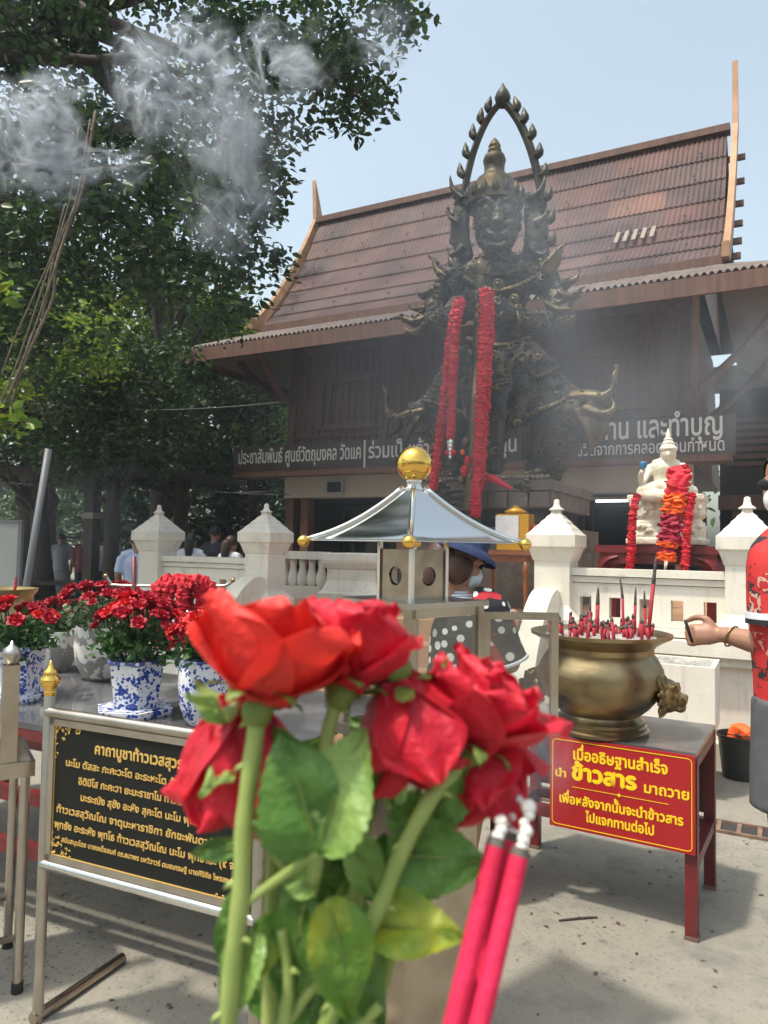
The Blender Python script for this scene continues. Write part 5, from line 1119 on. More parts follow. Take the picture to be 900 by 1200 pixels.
# burnt and standing incense
def stick_meshes(h, r):
    bm = B(); tube(bm, [(0, 0, 0), (.0, 0, h)], [r*.9, r], 7); a = mesh_of('incense_stick', bm, M['incense'], True)
    bm = B(); tube(bm, [(0, 0, h), (.001, 0, h+.012), (.003, 0, h+.016)], [r*1.05, r*.9, r*.4], 7); return a, mesh_of('burnt_tip', bm, M['burnt'], True)
KINDS = [stick_meshes(h, r) for h, r in ((.045, .0065), (.06, .006), (.075, .0075), (.055, .008))]
UM = Matrix.Translation(UR.location) @ Matrix.Rotation(UR.rotation_euler.z, 4, 'Z') @ Matrix.Diagonal((1, 1, 1.08, 1))
g = random.Random(12)
for k in range(88):
    a, q = g.uniform(0, 6.28), math.sqrt(g.random())*.235; p = UM @ Vector((q*math.cos(a), q*math.sin(a), .372)); me, tip = g.choice(KINDS)
    o = omesh('incense_stick', me); o.location = p; o.rotation_euler = (g.gauss(0, .12), g.gauss(0, .12), g.uniform(0, 6)); o.scale = (1, 1, g.uniform(.7, 1.15)); tag(o, 'short burnt red incense stub standing in the ash of the big brass urn', 'incense', 'short incense stubs in the big urn')
    omesh('burnt_tip', tip, o)
UD = (UR.location-EYE).dot(_fw)
def tall(label, px, y0, y1, px1, r, dd=0.0, bend=0):
    a, b = P(px, y0+14, UD+dd), P(px1, y1, UD+dd); t_ = thing('tall_incense_stick', label, 'incense', a, 0, 'tall incense sticks in the big urn'); m = a.lerp(b, .7)
    bm = B(); tube(bm, [a, m], [r, r], 8); obj('coated_length', bm, M['incense'], t_, w=True, smooth=True)
    bm = B(); tube(bm, [m, a.lerp(b, .88)+Vector((bend*.4, 0, 0)), b+Vector((bend, 0, 0))], [r*1.02, r*.75, r*.3], 8, 3); obj('ash_tip', bm, M['burnt'], t_, w=True, smooth=True)
tall('tallest leaning incense stick in the big brass urn', 758, 745, 652, 769, .0085, -.05); tall('tall bent incense stick with long dark ash in the big urn', 731, 745, 676, 729, .0062, .02, -.012)
tall('thick straight incense stick standing left of centre in the big urn', 699, 742, 688, 701, .009); tall('thin incense stick beside the thick straight one in the big urn', 690, 742, 698, 692, .0055, .05); tall('straight incense stick between the bent one and the tallest one', 743, 744, 688, 745, .0065, .04); tall('medium incense stick just left of the tallest one in the big urn', 757, 746, 692, 755, .0065, .03)

# ================================================================== TROUGH, BUCKET, DRAIN
tp = G(838, 862, .395); t = thing('white_trough', 'white rectangular trough filled with ash behind the big brass urn', 'trough', (tp.x, tp.y, .395), 0)
TL_ = 1.05; bm = B(); th = .03; hgt = .40; dp_ = .42
for (c, s) in (((-TL_/2, dp_/2, .02), (TL_, dp_, .04)), ((-TL_/2, th/2, hgt/2+.02), (TL_, th, hgt-.04)), ((-TL_/2, dp_-th/2, hgt/2+.02), (TL_, th, hgt-.04)), ((-th/2, dp_/2, hgt/2+.02), (th, dp_-2*th, hgt-.04)), ((-TL_+th/2, dp_/2, hgt/2+.02), (th, dp_-2*th, hgt-.04))): box(bm, c, s)
obj('box', bm, M['white'], t)
bm = B(); bmesh.ops.create_grid(bm, x_segments=40, y_segments=12, size=.5, matrix=Matrix.Translation((-TL_/2, dp_/2, hgt-.028)) @ Matrix.Diagonal((TL_-.07, dp_-.07, 1, 1)))
for v in bm.verts: v.co.z += rnd.uniform(-.012, .03)
obj('ash', bm, M['ash'], t, smooth=True)
bm = B(); box(bm, (tp.x-TL_/2-.1, tp.y+.17, .197), (TL_-.1, .36, .394)); box(bm, (tp.x-TL_/2-.05, tp.y+.17, .355), (TL_+.05, .44, .06)); o = obj('white_ledge', bm, M['white'], bevel=.006); tag(o, 'low white plastered ledge carrying the white ash trough', 'ledge')
bp = G(868, 911); t = thing('black_bucket', 'black plastic bucket on the ground beside the white ledge', 'bucket', bp)
bm = B(); lathe(bm, [(.105, 0), (.112, .004), (.140, .26), (.148, .265), (.150, .285), (.142, .286), (.135, .26), (.108, .012), (.001, .012)], 28); obj('body', bm, M['plastic'], t, smooth='auto')
bm = B(); tube(bm, [(-.148, 0, .27), (-.12, -.12, .30), (0, -.165, .31), (.12, -.12, .30), (.148, 0, .27)], .004, 6, 4); obj('handle', bm, M['plastic'], t, smooth=True)
bm = B(); tube(bm, [(-.06, 0, .22), (-.02, .03, .30), (.04, -.02, .29), (.09, 0, .22)], [.03, .05, .05, .03], 8, 3); o = obj('orange_rag', bm, M['garland_orange']); o.location = bp; tag(o, 'bright orange rag stuffed into the black bucket', 'rag')
d0, d1 = G(700, 944), G(835, 963); t = thing('drain_grate', 'rusty iron drain grate let into the concrete behind the red table', 'drain', (d0.x, d0.y, 0), 0)
bm = B(); Lg = 3.2; wv = .17
for y in (-wv/2, wv/2): box(bm, (Lg/2-.8, y, .006), (Lg, .016, .02))
obj('frame', bm, M['rust'], t)
for k in range(31): bm = B(); box(bm, (-.75+k*.1, 0, .004), (.022, wv-.016, .016)); obj('bar', bm, M['rust'], t)
bm = B(); box(bm, (Lg/2-.8, 0, .001), (Lg, wv-.02, .004)); obj('pit', bm, M['dark'], t)  # flat dark sheet stands in for the shaded hollow under the bars
bm = B(); a, b = G(655, 1080), G(700, 1076); tube(bm, [a+Vector((0, 0, .004)), a.lerp(b, .5)+Vector((0, 0, .007)), b+Vector((0, 0, .004))], .004, 6, 2); o = obj('fallen_twig', bm, M['bark']); tag(o, 'thin dark twig lying on the concrete below the red sign', 'twig')

# ================================================================== PEOPLE
def head_parts(bm, mx):
    def b(c, r, sx=1, sy=1, sz=1, sub=3): bmesh.ops.create_icosphere(bm, subdivisions=sub, radius=r, matrix=mx @ Matrix.Translation(Vector(c)) @ Matrix.Diagonal((sx, sy, sz, 1)))
    def tb_(pts, rad): tube(bm, [mx @ Vector(p) for p in pts], rad, 8, 2)
    b((0, .012, .030), .096, .80, 1.0, 1.0); b((0, -.028, -.040), .066, .88, .95, 1.05); b((0, -.058, -.082), .026, 1.1, .9, .8, 2)
    tb_([(0, -.088, .022), (0, -.100, -.002), (0, -.112, -.018), (0, -.096, -.026)], [.008, .010, .014, .010])
    b((0, -.082, -.050), .018, 1.4, .7, .5, 2); b((0, -.080, -.060), .016, 1.3, .7, .5, 2)
    for s in (-1, 1): b((s*.078, .015, -.005), .024, .35, .8, 1.2, 2); b((s*.034, -.074, .030), .018, 1.3, .6, .5, 2); b((s*.045, -.058, -.022), .028, .9, .8, .9, 2); b((s*.010, -.098, -.020), .009, 1, 1, .8, 2)
    tb_([(0, .02, -.05), (0, .035, -.11), (0, .045, -.17)], [.056, .052, .058])
def HM(c, yaw, pitch=0, s=1.0): return Matrix.Translation(Vector(c)) @ Matrix.Rotation(yaw, 4, 'Z') @ Matrix.Rotation(pitch, 4, 'X') @ Matrix.Diagonal((s, s, s, 1))
def hair_bm(mx, long=0):
    bm = B(); bmesh.ops.create_icosphere(bm, subdivisions=3, radius=.104, matrix=mx @ Matrix.Translation((0, .020, .040)) @ Matrix.Diagonal((.83, .98, 1.0, 1)))
    inv = mx.inverted(); bmesh.ops.delete(bm, geom=[v for v in bm.verts if (inv @ v.co).y < -.045 and (inv @ v.co).z < .085 or (inv @ v.co).z < -.03], context='VERTS')
    if long: tube(bm, [mx @ Vector(p) for p in ((0, .09, .03), (0, .115, -.08), (0, .10, -.2), (0, .09, -.2-long))], [.075, .07, .055, .02], 10, 3)
    return bm
def hand_tubes(bm, wrist, d, side, curl=.8, s=1.0):
    """palm, four curled fingers and a thumb; d points from wrist to knuckles, side to the thumb"""
    d = Vector(d).normalized(); n = d.cross(Vector(side)).normalized(); sd_ = n.cross(d).normalized(); w = Vector(wrist)
    tube(bm, [w, w+d*.04*s, w+d*.085*s], [.026*s, .036*s, .034*s], 10, 2, .62, n)
    for k, L in enumerate((.072, .080, .075, .060)):
        a = w+d*.085*s+sd_*(.027-.018*k)*s; c1 = a+d*L*.42*s*(1-.3*curl)+n*L*.3*curl*s; c2 = c1+(d*(1-1.5*curl)+n*.8*curl)*L*.36*s; c3 = c2+(d*(1-2.0*curl)+n*.2*curl)*L*.26*s
        tube(bm, [a-d*.02*s, a, c1, c2, c3], [.010*s, .0105*s, .0098*s, .009*s, .0075*s], 8, 2)
    a = w+d*.025*s+sd_*.024*s; tube(bm, [a, a+(d*.5+sd_*.8)*.034*s, a+(d*.8+sd_*.62+n*.35)*.060*s, a+(d*1.0+sd_*.40+n*.8)*.078*s], [.014*s, .0125*s, .011*s, .008*s], 8, 2)
def simple_person(label, px, d, ht, yaw, top, bottom, skirt=False, long=0, group=None, seat_drop=0.0, hairmat='hair'):
    b = P(px, 640, d); k = ht/1.65; t = thing('person', label, 'person', (b.x, b.y, -seat_drop), YAW+yaw, group)
    J = lambda x, y, z: Vector((x*k, y*k, z*k)); bm = B()
    head_parts(bm, HM(J(0, 0, 1.535), 0, R(8), k)); tube(bm, [J(0, .02, .92), J(0, .02, 1.1), J(0, .02, 1.3), J(0, .03, 1.42)], [.14*k, .13*k, .14*k, .06*k], 12, 3)
    tube(bm, [J(-.17, .02, 1.35), J(0, .03, 1.38), J(.17, .02, 1.35)], [.055*k, .075*k, .055*k], 10, 2)
    for s in (-1, 1):
        w = J(s*.20, -.10, .90); tube(bm, [J(s*.17, .02, 1.35), J(s*.22, .04, 1.10), w], [.05*k, .040*k, .026*k], 10, 3); hand_tubes(bm, w, (0, -.35, -1), (0, -1, .35), .4, k)
        tube(bm, [J(s*.09, .02, .92), J(s*.10, 0, .48), J(s*.10, .03, .07)], [.085*k, .055*k, .036*k], 10, 3); tube(bm, [J(s*.10, .05, .045), J(s*.11, -.06, .04), J(s*.115, -.15, .03)], [.04*k, .042*k, .028*k], 8, 2)
    obj('body', sculpt(bm, .013, 2), M['skin_tan'], t, smooth=True)
    bm = B(); tube(bm, [J(0, .02, .86), J(0, .02, 1.05), J(0, .02, 1.28), J(0, .03, 1.40)], [.185*k, .155*k, .165*k, .085*k], 14, 3); tube(bm, [J(-.18, .02, 1.34), J(0, .03, 1.37), J(.18, .02, 1.34)], [.07*k, .09*k, .07*k], 12, 2)
    for s in (-1, 1): tube(bm, [J(s*.17, .02, 1.34), J(s*.21, .035, 1.13)], [.068*k, .064*k], 12)
    obj('shirt', sculpt(bm, .016, 2), M[top], t, smooth=True)
    bm = B()
    if skirt: lathe(bm, [(.165*k, .95*k), (.20*k, .8*k), (.23*k, .42*k), (.225*k, .42*k)], 20, (0, .02*k, 0), 1, .8)
    else:
        for s in (-1, 1): tube(bm, [J(s*.08, .02, .95), J(s*.10, 0, .48), J(s*.10, .03, .10)], [.115*k, .085*k, .07*k], 12, 3)
    obj('skirt' if skirt else 'trousers', bm if skirt else sculpt(bm, .016, 2), M[bottom], t, smooth=True)
    obj('hair', hair_bm(HM(J(0, 0, 1.535), 0, R(8), k), long), M[hairmat], t, smooth=True); return t
simple_person('distant person in a pale grey dress standing behind the dark bench', 72, 15.5, 1.62, R(200), 'clothgrey', 'clothgrey', True)
simple_person('distant person in a maroon shirt with back turned beyond the dark bench', 100, 15.0, 1.64, R(180), 'clothred', 'clothdark')
simple_person('distant person in a bright white shirt beside the dark shelter post', 117, 16.5, 1.60, R(160), 'clothwhite', 'clothdark')
simple_person('distant person in grey right of the dark shelter post', 138, 16.0, 1.63, R(120), 'clothgrey', 'clothdark')
simple_person('person in pale blue shirt and dark trousers half hidden behind the left white post', 160, 9.4, 1.60, R(200), 'clothblue', 'clothdark')
simple_person('person in white blouse with long black hair behind the left balustrade', 224, 11.0, 1.62, R(180), 'clothwhite', 'clothdark', False, .28)
simple_person('person with short black hair and dark clothes behind the left balustrade', 252, 11.8, 1.74, R(170), 'clothdark', 'clothdark')
simple_person('person in white top with brown hair next to the second white post', 271, 10.6, 1.58, R(150), 'clothwhite', 'clothblue', True, .16, None, 0, 'hair_brown')

# ---------------- woman in polka dots bowing before the stairs
wl = P(484, 640, 3.3)+_r0*.13; t = thing('person', 'bowing woman in black polka dot dress, blue bucket hat and face mask behind the cabinet', 'person', (wl.x, wl.y, 0), YAW)
wx0 = local(t) @ Vector((0, 0, 0))
def WP(px, z=None, dy=0.0, py=None): q = local(t) @ P(px, py, 3.3+dy); return q
HC = Vector((WP(541, py=659).x, -.02, WP(541, py=659).z)); hm = HM(HC, R(104), R(22), .98)
bm = B(); head_parts(bm, hm); sh = WP(560, py=712)
tr = [WP(545, py=905), WP(545, py=840), WP(546, py=770), WP(545, py=715), WP(538, py=690)]
tube(bm, tr, [.15, .13, .125, .115, .06], 12, 3); tube(bm, [HC+Vector((-.03, .02, -.08)), tr[3]+Vector((0, 0, .02))], [.055, .07], 10)
e1, w1 = WP(594, py=775)+Vector((0, -.10, 0)), WP(606, py=752)+Vector((0, .16, 0)); s1 = WP(572, py=712)+Vector((0, -.10, 0))
e2, w2 = WP(588, py=785)+Vector((0, .22, 0)), w1+Vector((0, .05, 0)); s2 = WP(560, py=712)+Vector((0, .14, 0))
for s_, e_, w_ in ((s1, e1, w1), (s2, e2, w2)): tube(bm, [s_, e_, w_], [.052, .042, .028], 10, 3); hand_tubes(bm, w_, (.25, .1, 1), (-1, .2, .2), .25, .9)
for s in (-1, 1):
    hp = WP(545, py=880); tube(bm, [hp+Vector((0, s*.08, 0)), Vector((hp.x+.03, s*.09, .46)), Vector((hp.x-.02, s*.09, .07))], [.085, .056, .038], 10, 3); tube(bm, [Vector((hp.x-.03, s*.09, .045)), Vector((hp.x+.07, s*.10, .04)), Vector((hp.x+.15, s*.10, .03))], [.04, .042, .026], 8, 2)
obj('body', sculpt(bm, .0085, 2), M['skin'], t, smooth=True)
bm = B(); hp = WP(545, py=880)
tube(bm, [Vector((hp.x, 0, .46)), Vector((hp.x, 0, .70)), WP(545, py=850), WP(546, py=775), WP(547, py=728), WP(542, py=698)], [.25, .225, .20, .172, .155, .085], 18, 4, .9)
for s_, e_ in ((s1, e1), (s2, e2)): tube(bm, [s_+Vector((-.06, .02, .01)), s_, s_.lerp(e_, .55), s_.lerp(e_, .92)], [.09, .082, .076, .082], 14, 3)
obj('dress', sculpt(bm, .012, 2), M['dots'], t, smooth=True)
bm = B(); q = s1.lerp(e1, .93); dd = (e1-s1).normalized(); mxr = Matrix.Translation(q) @ dd.to_track_quat('Z', 'Y').to_matrix().to_4x4(); lathe(bm, [(.080, -.006), (.086, -.004), (.086, .006), (.080, .008)], 20, mx=mxr); obj('sleeve_trim', bm, M['clothwhite'], t, smooth='auto')
bm = B(); 
for k in range(3): lathe(bm, [(.062+.018*k, -.05-.012*k), (.070+.018*k, -.053-.012*k), (.066+.018*k, -.060-.012*k)], 18, mx=Matrix.Translation(HC+Vector((-.012, .02, -.075))))
obj('striped_collar', bm, M['clothwhite'], t, smooth=True)
obj('hair', hair_bm(hm, .05), M['hair_brown'], t, smooth=True)
bm = B(); ball(bm, HC+Vector((-.10, .01, -.06)), .05, 1, 1, 1.1, 3); obj('hair_bun', bm, M['hair_brown'], t, smooth=True)
bm = B()
for s in (-1, 1): bmesh.ops.create_icosphere(bm, subdivisions=3, radius=.062, matrix=hm @ Matrix.Translation((s*.058, .022, -.030)) @ Matrix.Diagonal((.55, 1.0, 1.35, 1)))
bmesh.ops.create_icosphere(bm, subdivisions=3, radius=.075, matrix=hm @ Matrix.Translation((0, .075, -.03)) @ Matrix.Diagonal((1, .6, 1.2, 1))); obj('side_hair', sculpt(bm, .009, 2), M['hair_brown'], t, smooth=True)
bm = B(); lathe(bm, [(.172, -.028), (.168, -.010), (.130, .012), (.108, .028), (.106, .060), (.098, .115), (.080, .130), (.03, .135)], 28, mx=hm @ Matrix.Translation((0, .005, .055)) @ Matrix.Diagonal((.9, .9, .95, 1)), cap=False); h_ = obj('bucket_hat', bm, M['hat'], t, smooth=True)
bm = B(); bmesh.ops.create_icosphere(bm, subdivisions=3, radius=.06, matrix=hm @ Matrix.Translation((0, -.066, -.042)) @ Matrix.Diagonal((1.02, .78, .95, 1))); obj('face_mask', bm, M['mask'], t, smooth=True)
for s in (-1, 1):
    bm = B(); bmesh.ops.create_icosphere(bm, subdivisions=2, radius=.0115, matrix=hm @ Matrix.Translation((s*.034, -.077, .012))); obj('eye', bm, M['hair'], t, smooth=True)

# ---------------- man in the red printed shirt at the right edge
ml = EYE+_r0*1.50+Vector((-math.sin(YAW), math.cos(YAW), 0))*2.62; t = thing('person', 'man in red printed shirt, grey shorts, sunglasses and mask reaching towards the urn', 'person', (ml.x, ml.y, 0), YAW)
HC = Vector((-.055, 0, 1.745)); hm = HM(HC, R(-62), R(14), 1.02); bm = B(); head_parts(bm, hm)
tube(bm, [(.02, 0, .95), (.01, 0, 1.12), (0, 0, 1.35), (-.02, 0, 1.52)], [.16, .15, .165, .07], 14, 3); tube(bm, [(-.145, -.02, 1.49), (-.01, 0, 1.53), (.19, .02, 1.49)], [.06, .085, .06], 12, 2); tube(bm, [(-.02, 0, 1.5), (-.06, 0, 1.62)], [.07, .058], 10)
wr = local(t) @ P(846, 743, 2.76); el = Vector((-.095, -.03, 1.165)); tube(bm, [(-.135, 0, 1.48), (-.13, -.02, 1.30), el], [.062, .052, .048], 12, 3); tube(bm, [el, el.lerp(wr, .35), wr], [.048, .047, .029], 12, 3)
kn = local(t) @ P(808, 744, 2.80); hand_tubes(bm, wr, kn-wr, (.1, .2, 1), 1.0, 1.12)
tube(bm, [(.20, .02, 1.48), (.25, .05, 1.2), (.24, -.02, .95)], [.062, .048, .03], 12, 3); hand_tubes(bm, (.24, -.02, .95), (0, -.2, -1), (-.3, -1, .2), .5, 1.0)
for s in (-1, 1): tube(bm, [(.02+s*.09, 0, .98), (.03+s*.11, -.01, .54), (.16+s*.11, .03, .08)], [.095, .062, .042], 12, 3); tube(bm, [(.16+s*.11, .05, .05), (.16+s*.12-.05, -.05, .045), (.16+s*.12-.09, -.14, .035)], [.042, .045, .03], 8, 2)
obj('body', sculpt(bm, .0065, 2), M['skin_tan'], t, smooth=True)
bm = B(); tube(bm, [(.03, 0, .86), (.02, 0, 1.05), (.01, 0, 1.32), (-.02, 0, 1.50)], [.205, .195, .20, .105], 18, 4, .98); tube(bm, [(-.14, -.01, 1.475), (-.01, 0, 1.515), (.19, .02, 1.475)], [.085, .125, .085], 14, 3)
tube(bm, [(-.12, 0, 1.50), (-.138, -.01, 1.45), (-.138, -.02, 1.26)], [.075, .078, .081], 14, 3); tube(bm, [(.17, 0, 1.50), (.205, .02, 1.45), (.24, .04, 1.26)], [.08, .085, .088], 14, 3)
obj('shirt', sculpt(bm, .010, 2), M['shirt'], t, smooth=True)
bm = B(); lathe(bm, [(.078, 1.268), (.0845, 1.268), (.0845, 1.290), (.078, 1.290)], 24, (-.138, -.02, 0)); obj('sleeve_trim', bm, M['clothwhite'], t, smooth='auto')
bm = B(); lathe(bm, [(.078, 1.250), (.0848, 1.250), (.0848, 1.2665), (.078, 1.2665)], 24, (-.138, -.02, 0)); obj('sleeve_trim', bm, M['plastic'], t, smooth='auto')
bm = B()
for s in (-1, 1): tube(bm, [(.02+s*.085, 0, .98), (.02+s*.10, 0, .80), (.02+s*.115, 0, .60)], [.125, .115, .105], 16, 3)
obj('shorts', sculpt(bm, .011, 2), M['shorts'], t, smooth=True)
obj('hair', hair_bm(hm), M['hair'], t, smooth=True)
bm = B(); bmesh.ops.create_icosphere(bm, subdivisions=3, radius=.062, matrix=hm @ Matrix.Translation((0, -.064, -.045)) @ Matrix.Diagonal((1.02, .78, .95, 1))); obj('face_mask', bm, M['maskwhite'], t, smooth=True)
bm = B()
for s in (-1, 1): bmesh.ops.create_icosphere(bm, subdivisions=2, radius=.03, matrix=hm @ Matrix.Translation((s*.036, -.088, .016)) @ Matrix.Diagonal((1.05, .3, .72, 1))); bar(bm, hm @ Vector((s*.064, -.080, .022)), hm @ Vector((s*.082, .02, .015)), .004, .008)
bar(bm, hm @ Vector((-.02, -.096, .022)), hm @ Vector((.02, -.096, .022)), .005); obj('sunglasses', bm, M['plastic'], t)
bm = B(); q = wr.lerp(el, .16); mxr = Matrix.Translation(q) @ (el-wr).to_track_quat('Z', 'Y').to_matrix().to_4x4() @ Matrix.Rotation(.25, 4, 'X'); n = 24
tube(bm, [mxr @ Vector((.040*math.cos(2*PI*k/n), .040*math.sin(2*PI*k/n), 0)) for k in range(n+1)], .0035, 6); obj('bracelet', bm, M['brass_dull'], t, smooth=True)
bm = B(); a = P(811, 752, 2.78); b = P(803, 727, 2.76); tube(bm, [a, b], .006, 8); o = obj('lighter', bm, M['plastic'], smooth=True); tag(o, 'slim dark stick held in the fist of the man in red', 'lighter')

# ================================================================== LEFT BACKGROUND: SHELTER, BENCHES, BOARD, POLE, WIRES
d = 14.0; a, b = P(-60, 548, d+1.5), P(236, 575, d-.6); ctr = (a+b)/2
t = thing('shelter', 'long low dark shelter roof on thin posts under the trees', 'shelter', (ctr.x, ctr.y, 0), math.atan2(b.y-a.y, b.x-a.x)); Ls = math.hypot(b.x-a.x, b.y-a.y)
bm = B(); box(bm, (0, 0, 2.72), (Ls, 3.2, .08)); box(bm, (0, -1.6, 2.68), (Ls, .06, .14)); obj('roof', bm, M['wood_dark'], t)
for px in (124, 152): q = local(t) @ P(px, 640, 12.9); bm = B(); box(bm, (q.x, -1.2 if px > 130 else -1.3, 1.33), (.10 if px > 130 else .19, .10 if px > 130 else .19, 2.66)); obj('post', bm, M['wood_dark'] if px > 130 else M['bark'], t)
q = local(t) @ P(124, 640, 12.9); bm = B(); box(bm, (q.x, -1.3, 1.92), (.23, .23, .10)); obj('post_band', bm, M['soffit'], t)
for k, (px, dd, lab) in enumerate(((75, 13.2, 'long dark wooden bench table in front of the distant people, left of the shelter post'), (150, 13.0, 'dark wooden bench table right of the shelter post'))):
    q = P(px, 640, dd); bt = thing('picnic_bench', lab, 'bench', (q.x, q.y, 0), YAW+.05); w_ = 1.4 if k == 0 else .7
    bm = B(); box(bm, (0, 0, .74), (w_*1.5, .6, .06)); obj('tabletop', bm, M['wood_dark'], bt)
    for y in (-.6, .6): bm = B(); box(bm, (0, y, .44), (w_*1.5, .28, .05)); obj('seat', bm, M['wood_dark'], bt)
    for x in (-w_*.55, w_*.55): bm = B(); box(bm, (x, 0, .355), (.10, .5, .71)); box(bm, (x, -.6, .21), (.09, .22, .42)); box(bm, (x, .6, .21), (.09, .22, .42)); obj('leg', bm, M['wood_dark'], bt)
a, b = P(28, 705, 6.2), P(57, 526, 6.2); bm = B(); dd = (a-b).normalized(); a2 = a+dd*((a.z)/(-dd.z)) if dd.z < 0 else a; tube(bm, [a2, b], .030, 10); o = obj('leaning_pole', bm, M['rod'], smooth=True); tag(o, 'grey metal pole leaning to the right at the left edge', 'pole')
q = P(-20, 650, 7.2); t = thing('notice_board', 'blank grey board standing at the far left edge', 'board', (q.x, q.y, 0), YAW); wb = .36
zt_ = P(0, 611, 7.2).z; bm = B(); box(bm, (0, 0, zt_/2+.1), (wb*2, .03, zt_-.2)); obj('board', bm, M['board'], t); bm = B(); 
for x in (-wb, wb): box(bm, (x, 0, zt_/2), (.035, .05, zt_))
box(bm, (0, 0, zt_), (wb*2+.035, .05, .03)); obj('frame', bm, M['rod'], t)
for k, (p0, p1, sag) in enumerate((((-40, 463), (345, 470), 14), ((-40, 560), (330, 576), 8), ((110, 545), (340, 580), 10))):
    bm = B(); pts = [P(p0[0]+(p1[0]-p0[0])*f/8, p0[1]+(p1[1]-p0[1])*f/8+sag*math.sin(PI*f/8), 10.5+k*.6) for f in range(9)]; tube(bm, pts, .007, 6, 2); o = obj('overhead_wire', bm, M['plastic'], smooth=True)
    tag(o, ('highest dark wire sagging across the grove', 'long dark wire hanging just under the shelter roof edge', 'short dark wire running to the left corner of the hall')[k], 'wire')

# ================================================================== THE HELD BOUQUET AND INCENSE, CLOSE TO THE CAMERA
M['petal_orange'] = mat('scarlet_petal', (.80, .034, .022), .5, 0, (.58, .014, .014), 20, .4, .7, .25, 120, transl=.30)
M['petal_pink'] = mat('crimson_petal', (.68, .010, .036), .5, 0, (.46, .005, .020), 20, .4, .7, .25, 120, transl=.28)
M['petal_deep'] = mat('deep_red_petal', (.48, .008, .02), .5, 0, (.36, .005, .014), 26, transl=.25)
M['stem'] = mat('rose_stem', (.36, .44, .13), .5, 0, (.25, .34, .085), 40, transl=.15)
M['sepal'] = mat('rose_sepal', (.24, .31, .07), .5, 0, (.16, .23, .05), 40, transl=.25)
M['bleaf'] = mat('rose_leaf', (.15, .31, .055), .32, 0, (.065, .16, .030), 45, .35, .65, .3, 160, transl=.32)
M['bleaf_pale'] = mat('pale_rose_leaf', (.34, .50, .14), .32, 0, (.19, .35, .08), 30, .35, .65, .3, 160, transl=.4)
M['bleaf_yellow'] = mat('yellowing_rose_leaf', (.15, .30, .04), .42, 0, (.42, .46, .05), 22, .45, .6, .3, 160, transl=.4)
for k_ in ('petal_orange', 'petal_pink', 'petal_deep'):
    b_ = M[k_].node_tree.nodes['Principled BSDF']; b_.inputs['Sheen Weight'].default_value = .12; b_.inputs['Sheen Tint'].default_value = (1, .55, .55, 1)
CR = lambda x, y, z: _rt*x+_up*y+_fw*z
def axis_mx(p, ax, spin=0): return Matrix.Translation(p) @ CR(*ax).normalized().to_track_quat('Z', 'Y').to_matrix().to_4x4() @ Matrix.Rotation(spin, 4, 'Z')
def rose(label, base, d, ax, m, layers, seed, spin=0, sep=5):
    p = P(*base, d); t = thing('rose', label, 'rose', p, 0, 'red roses held up close'); mx = Matrix.Translation(-p) @ axis_mx(p, ax, spin); g = random.Random(seed); k = 0
    for (n, t0, t1, L, Wd, r0, cl, cup, ruff) in layers:
        for i in range(n):
            bm = B(); petal(bm, 2*PI*i/n+seed+k*.7+g.uniform(-.2, .2), t0+g.uniform(-.06, .06), t1+g.uniform(-.2, .2), L*g.uniform(.92, 1.08), Wd*g.uniform(.92, 1.08), r0, cl, cup, ruff, 14, 16, seed*97+k*13+i)
            for v in bm.verts:
                q = noise.noise_vector(v.co*45+Vector((seed, k, i)))*.0014+noise.noise_vector(v.co*170+Vector((seed, k, i)))*.00025; v.co += q
            bm.transform(mx); o = obj('petal', bm, m, t, smooth=True, recalc=False)
        k += 1
    bm = B(); ball(bm, (0, 0, -.003), .0075, 1, 1, 1.15, 2); bm.transform(mx); obj('hip', bm, M['sepal'], t, smooth=True)
    for i in range(sep):
        bm = B(); petal(bm, 2*PI*i/sep+seed, 1.0, 2.0+g.uniform(-.5, .4), g.uniform(.019, .028), .0095, .004, .5, .2, .10, 4, 8, seed+i); bm.transform(mx); obj('sepal', bm, M['sepal'], t, smooth=True, recalc=False)
    return t
def stem(t, pts, r, thorns=5, seed=1, name='stem', m='stem'):
    bm = B(); w = [P(x, y, d) for x, y, d in pts]; q = [Vector(a) for a in catmull([tuple(a) for a in w], 5)]; tube(bm, q, [r*(1+.06*math.sin(i*1.3)) for i in range(len(q))], 12); g = random.Random(seed)
    for k in range(thorns):
        i = int(len(q)*(k+.6)/(thorns+.4)); a = q[min(i, len(q)-2)]; s = g.choice((-1, 1)); dv = CR(s*.9, -.25, g.uniform(-.5, .2)).normalized(); tube(bm, [a+dv*r*.6, a+dv*(r+.0025), a+dv*(r+.0042)+CR(0, -.0012, 0)], [.0024, .0011, .0002], 6)
    return obj(name, bm, M[m], t, w=True, smooth=True)
